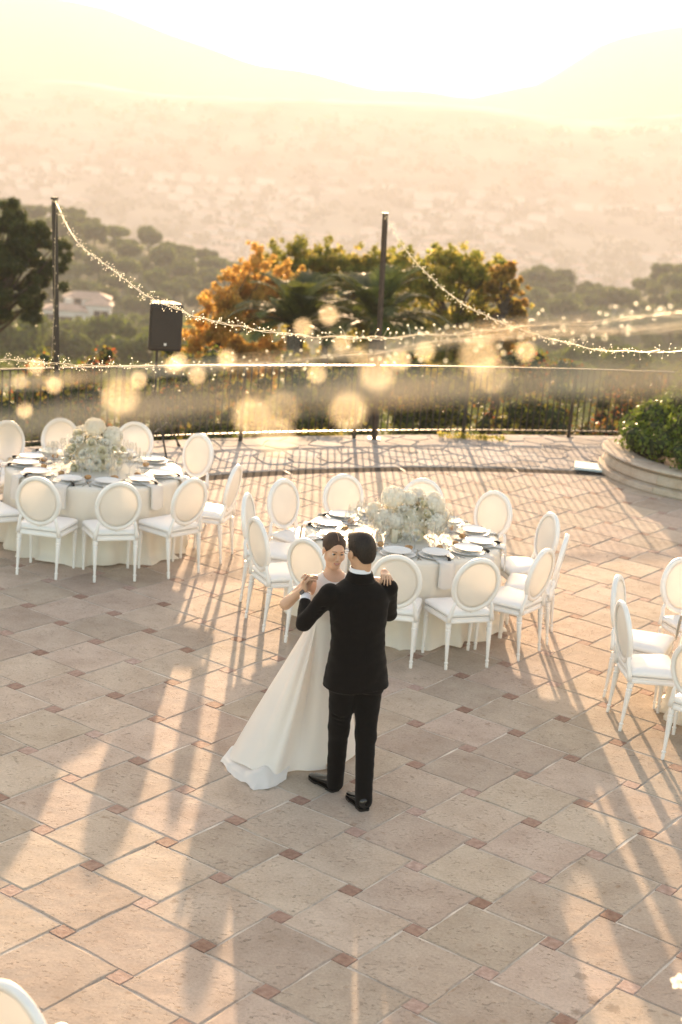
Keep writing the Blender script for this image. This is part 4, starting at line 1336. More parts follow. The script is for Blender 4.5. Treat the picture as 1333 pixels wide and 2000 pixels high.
def centrepiece(x, y, z, spec, nrose, label, seed, sx=.26, sy=.22, sz=.24):
    r0 = random.Random(seed); sx *= 1.1; sy *= 1.1; spec = [(a*1.1, b*1.1, c_*1.04, s_*1.1) for a, b, c_, s_ in spec]
    root = empty('flower_centrepiece', (x, y, z), 0, label, 'flowers', 'flower centrepieces')
    mb = MB(); mb.lathe([(.07, 0), (.09, .01), (.11, .07), (.105, .07), (.08, .02), (.01, .015)], 16); mb.build('bowl', M_IRON, root)
    pts = []
    for (px_, py_, pz_, s) in spec:
        o = link('hydrangea_head', hyd[r0.randrange(3)], root); o.location = (px_, py_, pz_); o.scale = (s,)*3
        d = Vector((px_, py_, pz_ - .05)); o.rotation_euler = d.to_track_quat('Z', 'Y').to_euler(); pts.append(Vector((px_, py_, pz_)))
    tries = 0; cnt_ = 0
    while cnt_ < nrose and tries < 4000:
        tries += 1
        u = Vector((r0.gauss(0, 1), r0.gauss(0, 1), r0.gauss(0, 1))); u.normalize()
        if u.z < -.35: continue
        p = Vector((u.x*sx, u.y*sy, .11 + max(u.z, -.25)*sz))*1.0
        p += u*r0.uniform(-.03, .02)
        if any((p-q).length < (.085 if i < len(spec) else .062) for i, q in enumerate(pts)): continue
        pts.append(p); cnt_ += 1
        o = link('rose', roses[r0.choice((0, 1, 2, 3, 4, 2))], root); o.location = p; s = r0.uniform(.75, 1.15); o.scale = (s,)*3
        o.rotation_euler = Vector((u.x, u.y, u.z + .25)).to_track_quat('Z', 'Y').to_euler()
    cen = [(sx*.75*math.cos(t)*math.sin(f), sy*.75*math.sin(t)*math.sin(f), .11 + sz*.75*math.cos(f)) for t in [i*.9 for i in range(14)] for f in (.5, 1.1, 1.6)]
    link('leaves', foliage('leaves', 60, cen, [.04]*len(cen), .028, M_GREENL, .4, .5), root)
    mb = MB(); mb.ico((0, 0, .12), 1, 2, 0, 0, (sx*.72, sy*.72, sz*.72)); mb.build('flower_foam', M_WAX, root)
    # fluffy filler blossoms
    P, d, k = clump_points(1500, [(0, 0, .11)], [1.0], .98, 1.0)
    P = np.array([(a*sx*1.0, b*sy*1.0, .11 + (c-.11)*sz) for a, b, c in P]); sel = P[:, 2] > 0.02
    V, F = leaf_quads(P[sel], d[sel], .014, .7)
    o = link('filler_blossom', np_mesh('filler_blossom', V, F, M_PETALW, rng.random(sel.sum())), root); tag(o, kind='stuff')
    return root
centrepiece(T2[0]+.02, T2[1], .761, [(-.13, -.08, .34, 1.15), (.20, -.02, .30, 1.15), (.0, -.05, .33, .8), (-.19, -.12, .16, 1.0), (.22, -.12, .16, 1.0), (.06, .12, .30, 1.1), (-.10, -.21, .17, .8), (.27, .06, .18, .9), (-.27, .02, .18, .9)], 22, 'large white hydrangea and rose centrepiece on the table behind the couple', 3, .29, .24, .25)
centrepiece(T1[0]-.02, T1[1], .761, [(.0, -.02, .40, 1.1), (.16, 0, .32, 1.1), (-.14, .1, .3, .9)], 34, 'round centrepiece of cream roses topped by a white hydrangea on the left table', 8, .26, .23, .28)
centrepiece(T3[0]-.1, T3[1], .761, [(0, 0, .33, 1.1), (-.15, -.1, .28, 1)], 16, 'white flower centrepiece on the table cut off by the right edge', 9)
fc = centrepiece(T4[0]-.3, T4[1]+.5, .761, [(-.1, 0, .30, 1), (.1, .05, .3, 1)], 20, 'white flowers peeking in at the lower right corner', 10)
# big loose petals of the corner bouquet
def petal_flower(px, py, Y, s, label):
    c = at_y(px, py, Y); root = empty('orchid', tuple(c), 0, label, 'flower', 'blossoms in the lower right corner')
    r0 = random.Random(px)
    for k in range(5):
        a = k*2*PI/5 + .4; mb = MB(); mb.sm = True; vs = []
        u = Vector((math.cos(a), -.25, math.sin(a))); w = Vector((-math.sin(a), 0, math.cos(a)))
        for j in range(5):
            tj = j/4; wd = math.sin(PI*(.08 + .84*tj))*.42*s
            for i in range(3): vs.append(u*tj*s + w*(i-1)*wd + Vector((0, -.15*s*math.sin(tj*PI) + (.05*s if i != 1 else 0), 0)))
        mb.add(vs, [(j*3+i, j*3+i+1, j*3+i+4, j*3+i+3) for j in range(4) for i in range(2)])
        me = mb.mesh('petal', M_PETALW); me.attributes.new('rnd', 'FLOAT', 'FACE').data.foreach_set('value', np.full(len(me.polygons), r0.random(), np.float32)); link('petal', me, root)
    q = Vector((T4[0]-.3, T4[1]+.5, .95)) - c
    mb = MB(); mb.tube([(0, .01, 0), tuple(q*.5 + Vector((0, 0, .04))), tuple(q)], .003, 5); mb.build('stem', bpy.data.materials['bouquet_leaves'], root)
petal_flower(1326, 1915, 5.35, .036, 'white orchid blossom hanging into the right edge above the corner')
petal_flower(1352, 1992, 5.15, .045, 'cream blossom at the very corner of the lower right')

def candle(x, y, r_, h, label):
    root = empty('pillar_candle', (x, y, .7615), 0, label, 'candle')
    mb = MB(); mb.sm = True; mb.lathe([(r_, 0), (r_, h-.003), (r_-.003, h), (.004, h-.004)], 18); mb.build('wax', M_WAX, root)
    mb = MB(); mb.tube([(0, 0, h-.004), (0, 0, h+.012)], .0012, 5); mb.build('wick', M_BLACKF, root)
q = at_z(800, 1052, .76)
candle(q.x, q.y + .03, .034, .26, 'tall ivory pillar candle standing in front of the white flowers')
q = at_z(770, 1060, .76)
candle(q.x, q.y, .028, .12, 'short ivory candle left of the tall candle')

# ------------------------------------------------------------------ loudspeaker
M_SPK = simple('speaker_cabinet', (.014, .011, .010), .38, var=.2, scale=15, spec=.6)
M_SPKG = simple('speaker_grille', (.022, .015, .012), .55, var=.4, scale=120)
M_LOGO = simple('speaker_badge', (.75, .72, .68), .4)
sb = at_y(318, 682, 19.2)
st = empty('speaker_stand', (sb.x - .07, 19.2, 0), 0, 'black tripod stand carrying the loudspeaker in front of the railing', 'stand')
mb = MB(); mb.tube([(0, 0, .12), (0, 0, sb.z - .006)], .018, 8); mb.build('pole', M_IRON, st)
mb = MB(); mb.tube([(0, 0, .72), (0, 0, .80)], .03, 8); mb.build('collar', M_IRON, st)
for i, a in enumerate((R(-62), R(58), R(178))):
    mb = MB(); mb.tube([(.02*math.cos(a), .02*math.sin(a), .74), (.55*math.cos(a), .55*math.sin(a), .02)], .014, 6); l_ = mb.build('leg', M_IRON, st)
    mb = MB(); mb.tube([(.53*math.cos(a), .53*math.sin(a), .035), (.57*math.cos(a), .57*math.sin(a), .0)], .02, 6); mb.build('rubber_foot', M_SPK, l_)
    mb = MB(); mb.tube([(.02*math.cos(a), .02*math.sin(a), .25), (.30*math.cos(a), .30*math.sin(a), .36)], .009, 5); mb.build('brace', M_IRON, st)
sp = empty('loudspeaker', (sb.x, 19.2, sb.z), R(16), 'black loudspeaker with small white badge mounted on the tripod stand', 'loudspeaker')
sh = [(-.21, -.17), (.21, -.17), (.205, -.10), (.13, .16), (-.13, .16), (-.205, -.10)]
mb = MB(); mb.loft([[(x*.92, y*.92, 0) for x, y in sh], [(x, y, .03) for x, y in sh], [(x, y, .57) for x, y in sh], [(x*.92, y*.92, .60) for x, y in sh]]); mb.build('cabinet', M_SPK, sp)
mb = MB(); mb.rbox(-.19, .19, -.188, -.1702, .05, .55, .006); g_ = mb.build('grille', M_SPKG, sp)
mb = MB(); mb.box(-.015, .015, -.193, -.1885, .075, .105); mb.build('badge', M_LOGO, g_)
mb = MB(); mb.tube([(-.06, .0, .602), (-.06, 0, .63), (.06, 0, .63), (.06, 0, .602)], .010, 6); mb.build('handle', M_SPK, sp)

# ------------------------------------------------------------------ light poles
def pole(base, top, w, mat, label):
    b, t = Vector(base), Vector(top)
    root = empty('light_pole', tuple(b), 0, label, 'pole', 'poles for the fairy lights')
    mb = MB(); d = t - b
    mb.tube([(0, 0, .01), tuple(d)], [w/2*1.3]*2, 4); mb.build('shaft', mat, root)
    mb = MB(); mb.box(d.x-.04, d.x+.04, d.y-.04, d.y+.04, d.z+.001, d.z+.03); mb.build('cap', mat, root)
    mb = MB(); mb.rbox(-.09, .09, -.09, .09, 0, .012, .003); mb.build('foot_plate', mat, root)
    return t
P1T = at_y(107, 390, 18.7); P1B = at_y(111, 700, 18.7); k_ = P1T.z/(P1T.z-P1B.z); P1B = P1T + (P1B - P1T)*k_
P1 = pole(tuple(P1B), tuple(P1T), .055, M_IRON, 'dark square pole at the left carrying the fairy lights')
P2T = at_y(753, 420, 21.25); P2B = at_z(731, 857)
P2 = pole((P2B.x, P2B.y, 0), tuple(P2T), .060, M_RUSTY, 'slightly leaning brown pole in the middle carrying the fairy lights')

# ------------------------------------------------------------------ fairy-light garlands
def emis(name, col, st_):
    m, nt, b = new_mat(name); b.inputs['Base Color'].default_value = (*col, 1)
    b.inputs['Emission Color'].default_value = (*col, 1); b.inputs['Emission Strength'].default_value = st_; b.inputs['Roughness'].default_value = .2
    m.cycles.emission_sampling = 'NONE'
    return m
M_LED = emis('led_bead', (1.0, .82, .56), .5)
M_LEDN = emis('led_bead_near', (1.0, .70, .40), 1.5)
M_WIRE = simple('silver_wire', (.82, .70, .52), .35, metal=.5)
def catmull(P, n):
    P = [P[0]*2 - P[1]] + P + [P[-1]*2 - P[-2]]; out = []
    for i in range(1, len(P)-2):
        for k in range(n):
            t = k/n; a, b, c, d = P[i-1:i+3]
            out.append(.5*((2*b) + (c-a)*t + (2*a-5*b+4*c-d)*t*t + (3*b-a-3*c+d)*t**3))
    out.append(P[-2]); return out
def garland(pts, label, n_per_m, spread, bead_r, strands, wire_r, mat, individual, seed):
    r0 = random.Random(seed)
    root = empty('fairy_light_garland', tuple(pts[0]), 0, label, 'fairy lights', 'fairy light garlands')
    c = catmull([p - pts[0] for p in pts], 14)
    mb = MB()
    for s in range(strands):
        ph, fr = r0.uniform(0, 6.3), r0.uniform(.6, 1.6); ln = 0; path = []
        for i, p in enumerate(c):
            if i: ln += (p - c[i-1]).length
            a = ph + ln*fr*7
            path.append(p + Vector((0, math.cos(a), math.sin(a)))*spread*.10*(1 if strands > 1 else 0))
        mb.tube(path, wire_r, 4, caps=False)
    # twigs of thin wire ending in LED beads
    bead = MB(); bead.sm = True; bm_ = MB(); bm_.sm = True; bm_.ico((0, 0, 0), bead_r, 1); bme = bm_.mesh('bulb', mat)
    nb2 = 0
    for i in range(len(c)-1):
        seg = c[i+1]-c[i]; L_ = seg.length; k = L_*n_per_m; k = int(k) + (r0.random() < k - int(k))
        for _ in range(k):
            p = c[i].lerp(c[i+1], r0.random())
            u = Vector((r0.gauss(0, 1), r0.gauss(0, 1), r0.gauss(0, 1))).normalized(); d = spread*r0.uniform(.25, 1)
            q = p + u*d
            m_ = p.lerp(q, .55) + Vector((0, 0, d*.12))
            mb.tube([p, m_, q], wire_r*.5, 3, caps=False)
            if individual:
                o = link('bulb', bme, root); o.location = q
            else: bead.ico(tuple(q), bead_r, 1)
    mb.build('wire', M_WIRE, root)
    if not individual:
        o = bead.build('bulbs', mat, root); tag(o, kind='stuff')
def plan(pxs, A, B):
    """pixels to points on the vertical plane through the plan points A and B"""
    out = []
    A, B = Vector(A), Vector(B); n_ = Vector((B.y-A.y, -(B.x-A.x)))
    for px, py in pxs:
        r = ray(px, py); t = n_.dot(A)/(n_.x*r.x + n_.y*r.y); out.append(Vector((r.x*t, r.y*t, CAM_H + r.z*t)))
    return out
garland([P1] + plan([(150,470),(225,530),(285,576),(345,603),(400,623),(470,638),(540,650),(600,656),(700,660),(800,657),(900,650),(1000,641),(1150,628),(1345,612)], (P1.x, P1.y), (1.0, 4.1)), 'fairy lights swooping from the left pole across the picture past the palms', 26, .062, .0040, 2, .0022, M_LED, False, 1)
garland([P2] + plan([(775,460),(800,497),(845,545),(900,590),(950,617),(1010,641),(1090,665),(1170,683),(1250,687),(1345,686)], (P2.x, P2.y), (2.5, 10.5)), 'fairy lights swooping from the middle pole to the right edge', 27, .065, .0044, 2, .0025, M_LED, False, 2)
garland([P1 + Vector((.03, -.03, 0)), P1 + Vector((.035, -.04, -.6)), P1 + Vector((.05, -.05, -1.2)), P1 + Vector((.04, -.05, -1.9)), P1 + Vector((.05, -.06, -2.4))], 'strand of fairy lights hanging down beside the left pole', 14, .05, .004, 1, .0014, M_LED, False, 3)
garland(plan([(-12,700),(60,706),(140,712),(250,716),(380,716),(480,712),(600,702),(720,690),(860,672),(1000,658),(1150,648),(1345,640)], (-3.2, 13.5), (.75, 3.1)), 'nearer fairy lights running level with the handrail', 18, .06, .0038, 3, .0012, M_LED, False, 4)
garland(plan([(-20,748),(200,738),(400,720),(600,698),(800,668),(1000,645),(1200,632),(1350,628)], (-.50, 2.1), (.35, 1.55)), 'blurred fairy lights close to the camera, rising to the right edge', 20, .05, .0044, 4, .0013, M_LEDN, True, 5)
garland(plan([(-40,838),(200,806),(500,778),(800,757),(1100,745),(1370,738)], (-.27, 1.06), (.25, .96)), 'nearest and most blurred string of fairy lights across the railing', 18, .055, .0044, 5, .0017, M_LEDN, True, 6)
# ------------------------------------------------------------------ people: smooth bodies grown from a distance field
class Field:
    def __init__(s, lo, hi, h):
        s.lo = np.array(lo, np.float32); s.h = h
        s.n = np.ceil((np.array(hi) - s.lo)/h).astype(int) + 1
        s.F = np.full(tuple(s.n), .2, np.float32)
    def region(s, lo, hi):
        a = np.maximum(0, np.floor((np.array(lo) - s.lo)/s.h).astype(int)); b = np.minimum(s.n, np.ceil((np.array(hi) - s.lo)/s.h).astype(int) + 1)
        if np.any(b <= a): return None
        ax = [s.lo[i] + s.h*np.arange(a[i], b[i], dtype=np.float32) for i in range(3)]
        X, Y, Z = np.meshgrid(*ax, indexing='ij')
        return (slice(a[0], b[0]), slice(a[1], b[1]), slice(a[2], b[2])), np.stack([X, Y, Z], -1)
    def add(s, fn, lo, hi, k=.01, op='u'):
        r = s.region(np.array(lo) - k - .02, np.array(hi) + k + .02)
        if r is None: return
        sl, P = r; d = fn(P); a = s.F[sl]
        if op == 'u':
            if k > 0:
                t = np.maximum(k - np.abs(a - d), 0)/k; s.F[sl] = np.minimum(a, d) - t*t*k*.25
            else: s.F[sl] = np.minimum(a, d)
        else:      # smooth subtraction
            d = -d
            t = np.maximum(k - np.abs(a - d), 0)/k if k > 0 else 0; s.F[sl] = np.maximum(a, d) + t*t*k*.25
    def cap(s, a, b, ra, rb, k=.015, op='u'):
        a, b = np.array(a, np.float32), np.array(b, np.float32); ab = b - a; L = max(1e-9, float(ab @ ab)); m = max(ra, rb)
        def fn(P):
            t = np.clip(((P - a) @ ab)/L, 0, 1)
            return np.linalg.norm(P - (a + t[..., None]*ab), axis=-1) - (ra + (rb - ra)*t)
        s.add(fn, np.minimum(a, b) - m, np.maximum(a, b) + m, k, op)
    def chain(s, pts, rs, k=.015):
        for i in range(len(pts)-1): s.cap(pts[i], pts[i+1], rs[i], rs[i+1], k)
    def ell(s, M, c, r, k=.015, op='u'):
        """ellipsoid in the local frame M (4x4 Matrix)"""
        Mi = np.array(M.inverted(), np.float32); r = np.array(r, np.float32); c = np.array(c, np.float32)
        cw = np.array(M @ Vector(c.tolist())); m = float(r.max())
        def fn(P):
            q = (P @ Mi[:3, :3].T + Mi[:3, 3] - c)/r
            return (np.linalg.norm(q, axis=-1) - 1)*float(r.min())
        s.add(fn, cw - m, cw + m, k, op)
    def zloft(s, table, u, k=.02, op='u', grow=0.0, zr=None):
        """stack of ellipses: table rows (z, cx, cy, half width, half depth); u = unit vector of the width"""
        T = np.array(sorted(table), np.float32); u = np.array([u[0], u[1]], np.float32); v = np.array([-u[1], u[0]], np.float32)
        z0, z1 = (T[0, 0], T[-1, 0]) if zr is None else zr
        m = T[:, 3:5].max() + grow
        lo = (T[:, 1].min()-m, T[:, 2].min()-m, z0-.01); hi = (T[:, 1].max()+m, T[:, 2].max()+m, z1+.01)
        def fn(P):
            z = P[..., 2]; cx = np.interp(z, T[:, 0], T[:, 1]); cy_ = np.interp(z, T[:, 0], T[:, 2]); w = np.interp(z, T[:, 0], T[:, 3]) + grow; d = np.interp(z, T[:, 0], T[:, 4]) + grow
            x, y = P[..., 0]-cx, P[..., 1]-cy_
            a, b = x*u[0]+y*u[1], x*v[0]+y*v[1]
            e = (np.power(np.abs(a/w)**2.3 + np.abs(b/d)**2.3, 1/2.3) - 1)*np.minimum(w, d)
            return np.maximum(e, np.maximum(z0 - z, z - z1))
        s.add(fn, lo, hi, k, op)
    def mesh(s, name, mat, wrinkle=0, freq=9, relax=1):
        F = s.F
        if wrinkle:
            pass
        S = F < 0
        c = [S[i:S.shape[0]-1+i, j:S.shape[1]-1+j, k:S.shape[2]-1+k] for i in (0, 1) for j in (0, 1) for k in (0, 1)]
        cntc = sum(x.astype(np.int8) for x in c); act = (cntc > 0) & (cntc < 8)
        I = np.argwhere(act); idm = np.full(act.shape, -1, np.int64); idm[act] = np.arange(len(I))
        acc = np.zeros((len(I), 3)); num = np.zeros(len(I))
        for ax in range(3):
            o1, o2 = [q for q in range(3) if q != ax]
            for a in (0, 1):
                for b in (0, 1):
                    p = I.copy(); p[:, o1] += a; p[:, o2] += b; q = p.copy(); q[:, ax] += 1
                    f0, f1 = F[p[:, 0], p[:, 1], p[:, 2]], F[q[:, 0], q[:, 1], q[:, 2]]
                    m = (f0 < 0) != (f1 < 0); t = np.where(m, f0/np.where(m, f0 - f1, 1), 0)
                    pos = p.astype(float); pos[:, ax] += t
                    acc[m] += pos[m]; num[m] += 1
        V = acc/num[:, None]*s.h + s.lo
        quads = []
        for ax in range(3):
            o1, o2 = (ax+1) % 3, (ax+2) % 3
            A = S[tuple(slice(0, -1) if q == ax else slice(None) for q in range(3))]; B = S[tuple(slice(1, None) if q == ax else slice(None) for q in range(3))]
            E = np.argwhere(A != B); E = E[(E[:, o1] > 0) & (E[:, o2] > 0) & (E[:, o1] < S.shape[o1]-1) & (E[:, o2] < S.shape[o2]-1)]
            sgn = A[E[:, 0], E[:, 1], E[:, 2]]
            def g(da, db):
                p = E.copy(); p[:, o1] += da; p[:, o2] += db; return idm[p[:, 0], p[:, 1], p[:, 2]]
            Q = np.stack([g(-1, -1), g(0, -1), g(0, 0), g(-1, 0)], 1)
            Q[~sgn] = Q[~sgn][:, ::-1]; quads.append(Q)
        Q = np.concatenate(quads); Q = Q[(Q >= 0).all(1)]
        for _ in range(relax):
            su = np.zeros_like(V); cn = np.zeros(len(V))
            for i in range(4):
                np.add.at(su, Q[:, i], V[Q[:, (i+1) % 4]]); np.add.at(cn, Q[:, i], 1)
            V = V*.5 + .5*su/np.maximum(cn, 1)[:, None]
        if wrinkle:
            n_ = np.array([noise.noise(Vector((x*freq, y*freq, z*freq*1.8))) for x, y, z in V]); C0 = V.mean(0)
            d = V - np.stack([np.full(len(V), C0[0]), np.full(len(V), C0[1]), V[:, 2]], 1); d /= np.linalg.norm(d, axis=1)[:, None] + 1e-6
            V = V + d*(n_*wrinkle)[:, None]
        return np_mesh(name, V, Q, mat, smooth=True)
def unit(v): v = np.array(v, float); return v/np.linalg.norm(v)
def hand(f, wrist, d, n, side, s=1.0, curls=((20, 30, 20),)*4, thumb=(.6, .7, .35), tcurl=25, spread=.0):
    """palm with five separate bent fingers; returns the finger tips"""
    w = np.array(wrist, float); d = unit(d); n = np.array(n, float); n = unit(n - d*(n @ d)); a = np.cross(d, n)*side
    offs = (.030, .010, -.010, -.028); tips = []
    for i, o in enumerate(offs):
        kn = w + d*(.086 - .004*abs(i-1))*s + a*o*s
        f.cap(w + a*o*.6*s, kn, .0135*s, .0105*s, .008)
        p, ang = kn, 0.; L = [(.040, .026, .021), (.044, .029, .022), (.041, .027, .021), (.032, .021, .018)][i]
        for j in range(3):
            ang += math.radians(curls[i][j]); q = p + (d*math.cos(ang) + n*math.sin(ang) + a*spread*(1.5-i)*.12)*L[j]*s
            f.cap(p, q, (.0090, .0082, .0075)[j]*s, (.0082, .0075, .0064)[j]*s, .0025); p = q
        tips.append(p)
    b = w + d*.022*s + a*.024*s; v = unit(d*thumb[0] + a*thumb[1] + n*thumb[2])
    f.cap(w + d*.008*s, b, .014*s, .013*s, .008)
    m = b + v*.042*s; f.cap(b, m, .0125*s, .0100*s, .006)
    v2 = unit(v + d*math.tan(math.radians(tcurl))*.8 + n*.15); m2 = m + v2*.032*s; f.cap(m, m2, .0100*s, .0092*s, .003)
    f.cap(m2, m2 + v2*.022*s, .0092*s, .0072*s, .003)
    return tips
def head(f, M, fem):
    e = lambda c, r, k=.015, op='u': f.ell(M, c, r, k, op)
    def c(a, b, ra, rb, k=.01, op='u'): f.cap(M @ Vector(a), M @ Vector(b), ra, rb, k, op)
    w = .95 if fem else 1.0
    e((0, -.014, .036), (.075*w, .094, .082)); e((0, .022, -.025), ((.055 if fem else .060)*w, .066, .082), .03)
    e((0, .045, -.062), (.036 if fem else .042, .040, .044), .02)
    c((0, .068, -.094), (0, .066, -.090), .019 if fem else .023, .019 if fem else .023, .02)
    for s in (-1, 1):
        c((s*(.043 if fem else .050), .0, -.056), (s*(.013 if fem else .018), .058, -.095), .015, .014, .03)
        e((s*.037*w, .060, -.026), (.024, .024, .024), .025)
        e((s*.0305*w, .0985, .005), (.0155, .014, .0115), .014, 's')
        e((s*.076*w, -.008, -.010), (.008, .019, .031), .005)
        c((s*.011, .103, -.0335), (s*.0085, .101, -.033), .0070, .0070, .007)
    c((-.028*w, .0825 if fem else .085, .024), (.028*w, .0825 if fem else .085, .024), .009, .009, .02)
    c((0, .088, .010), (0, .107 if fem else .1105, -.026), .0062 if fem else .0075, .0085 if fem else .0100, .012)
    c((-.016, .087, -.0555), (.016, .087, -.0555), .0075, .0075, .008); c((-.012, .086, -.0665), (.012, .086, -.0665), .0075, .0075, .008)
M_SKINF = simple('skin_fair', (.68, .43, .30), .48, var=.06, scale=14, spec=.4)
M_SKINM = simple('skin_tan', (.56, .33, .21), .5, var=.08, scale=14, spec=.4)
for m_ in (M_SKINF, M_SKINM):
    b_ = m_.node_tree.nodes['Principled BSDF']; b_.inputs['Subsurface Weight'].default_value = .12; b_.inputs['Subsurface Radius'].default_value = (.02, .008, .004); b_.inputs['Subsurface Scale'].default_value = .5
def hair_mat(name, col):
    m, nt, b = new_mat(name); L = nt.links.new
    tc = N(nt, 'ShaderNodeTexCoord'); mp = N(nt, 'ShaderNodeMapping'); mp.inputs['Scale'].default_value = (260, 60, 60); L(tc.outputs['Object'], mp.inputs[0])
    no = N(nt, 'ShaderNodeTexNoise'); no.inputs['Scale'].default_value = 1; no.inputs['Detail'].default_value = 3; L(mp.outputs[0], no.inputs['Vector'])
    r_ = ramp(nt, no.outputs[0], [(.3, tuple(c*.55 for c in col)), (.7, tuple(c*1.7 for c in col))]); L(r_.outputs[0], b.inputs['Base Color'])
    b.inputs['Roughness'].default_value = .55; b.inputs['Specular IOR Level'].default_value = .35
    bp = N(nt, 'ShaderNodeBump'); bp.inputs['Strength'].default_value = .7; bp.inputs['Distance'].default_value = .003; L(no.outputs[0], bp.inputs['Height']); L(bp.outputs[0], b.inputs['Normal'])
    return m
M_HAIRF, M_HAIRM = hair_mat('dark_brown_hair', (.045, .024, .014)), hair_mat('black_brown_hair', (.013, .008, .0055))
M_SUIT = simple('black_wool', (.0045, .0036, .0032), .9, var=.2, scale=40, bump=.2, bscale=500, spec=.15, sheen=.06)
M_SHOE = simple('black_patent', (.010, .009, .008), .12, var=.1, spec=.7)
M_SHIRT = simple('white_shirt', (.82, .82, .84), .7, var=.02)
M_SATIN = simple('white_satin', (.92, .89, .85), .40, var=.02, scale=3, bump=.05, bscale=90, sheen=.1, trans=.28)
M_LIP = simple('lips', (.55, .17, .14), .35); M_TOOTH = simple('teeth', (.85, .82, .78), .3); M_EYEW = simple('eye_white', (.75, .73, .70), .3); M_IRIS = simple('iris_brown', (.05, .025, .012), .2); M_BROW = simple('eyebrow_hair', (.10, .055, .035), .8); M_LASH = simple('eyelash_dark', (.02, .012, .01), .8)
M_GOLD = simple('gold', (.75, .50, .18), .25, metal=1)

def frame(loc, fwd, tilt, roll=0.0):
    """head frame: local y = forward, tilted down by tilt"""
    az = math.atan2(-fwd[0], fwd[1])
    return Matrix.Translation(loc) @ Matrix.Rotation(az, 4, 'Z') @ Matrix.Rotation(roll, 4, 'Y') @ Matrix.Rotation(-tilt, 4, 'X')
def hair_mesh(name, M, fem, mat, parent):
    c = M @ Vector((0, 0, 0)); f = Field((c.x-.2, c.y-.2, c.z-.16), (c.x+.2, c.y+.2, c.z+.17), .0035)
    if fem:
        f.ell(M, (0, -.018, .036), (.0775, .099, .0885), .0); f.ell(M, (0, -.07, -.005), (.052, .05, .05), .03)
        f.ell(M, (0, -.125, -.005), (.042, .034, .040), .012)
        f.ell(M, (0, .092, -.030), (.0655, .075, .098), .006, 's')
        for s in (-1, 1): f.ell(M, (s*.082, .012, -.030), (.024, .030, .040), .005, 's')
        f.ell(M, (0, -.01, -.13), (.1, .085, .075), .01, 's')
    else:
        f.ell(M, (0, -.020, .040), (.083, .102, .091), .0); f.ell(M, (0, -.072, -.02), (.062, .034, .062), .03)
        f.ell(M, (0, .040, .098), (.055, .055, .030), .03)
        f.ell(M, (0, .118, -.038), (.095, .085, .108), .006, 's')
        for s in (-1, 1): f.ell(M, (s*.088, .004, -.034), (.026, .032, .046), .006, 's')
        f.ell(M, (0, -.03, -.155), (.12, .12, .078), .012, 's')
    return link(name, f.mesh(name, mat, .0022 if not fem else .0006, 95), parent)
def face_parts(M, fem, parent, MW, F):
    def S(x, z, off):
        """point on the grown skin in front of (x, z) of the head frame"""
        y = .13
        while y > .03:
            p = MW @ Vector((x, y, z)); i = (np.array(p) - F.lo)/F.h; k = i.astype(int); q = i - k
            v = sum(F.F[k[0]+a, k[1]+b, k[2]+c]*(q[0] if a else 1-q[0])*(q[1] if b else 1-q[1])*(q[2] if c else 1-q[2]) for a in (0, 1) for b in (0, 1) for c in (0, 1))
            if v < 0: break
            y -= .0005
        return Vector((x, y + off, z))
    w = .95 if fem else 1.0
    for s in (-1, 1):
        mb = MB(); mb.sm = True; mb.ico((0, 0, 0), .0112, 2); o = mb.build('eye', M_EYEW, parent); o.matrix_local = M @ Matrix.Translation((s*.0305*w, .0765, .004))
        mb = MB(); mb.sm = True; mb.tube([(0, .0096, 0), (0, .0118, -.0004)], [.0064, .0052], 10); i_ = mb.build('iris', M_IRIS, o)
        mb = MB(); mb.sm = True; mb.tube([((k-3)*.0042, .0125 - abs(k-3)*.0009, 0.0040 - (k-3)**2*.00042) for k in range(7)], [.0008, .0018, .0024, .0026, .0024, .0020, .0008], 5); o2 = mb.build('eyelashes', M_LASH, parent); o2.matrix_local = M @ Matrix.Translation((s*.0305*w, .0775, .003))
        mb = MB(); mb.sm = True; mb.tube([S(s*x, z, .0006) for x, z in ((.0115, .0235), (.018, .0262), (.025, .0282), (.032, .0280), (.039, .0248), (.043, .0220))], [.0010, .0019, .0019, .0016, .0011, .0005], 5); o3 = mb.build('eyebrow', M_BROW, parent); o3.matrix_local = M
    xs = [-.0235, -.0165, -.0085, 0, .0085, .0165, .0235]
    for nm, zz, ra in (('upper_lip', (-.0560, -.0572, -.0572, -.0578, -.0572, -.0572, -.0560), (.0006, .0017, .0023, .0021, .0023, .0017, .0006)), ('lower_lip', (-.0565, -.0625, -.0665, -.0680, -.0665, -.0625, -.0565), (.0006, .0018, .0028, .0031, .0028, .0018, .0006))):
        mb = MB(); mb.sm = True; mb.tube([S(x, z, .0008) for x, z in zip(xs, zz)], ra, 6); o = mb.build(nm, M_LIP, parent); o.matrix_local = M
    mb = MB(); mb.sm = True; mb.tube([S(x, z, -.0010) for x, z in ((-.015, -.0592), (-.008, -.0612), (0, -.0620), (.008, -.0612), (.015, -.0592))], [.0012, .0028, .0034, .0028, .0012], 6); o = mb.build('teeth', M_TOOTH, parent); o.matrix_local = M
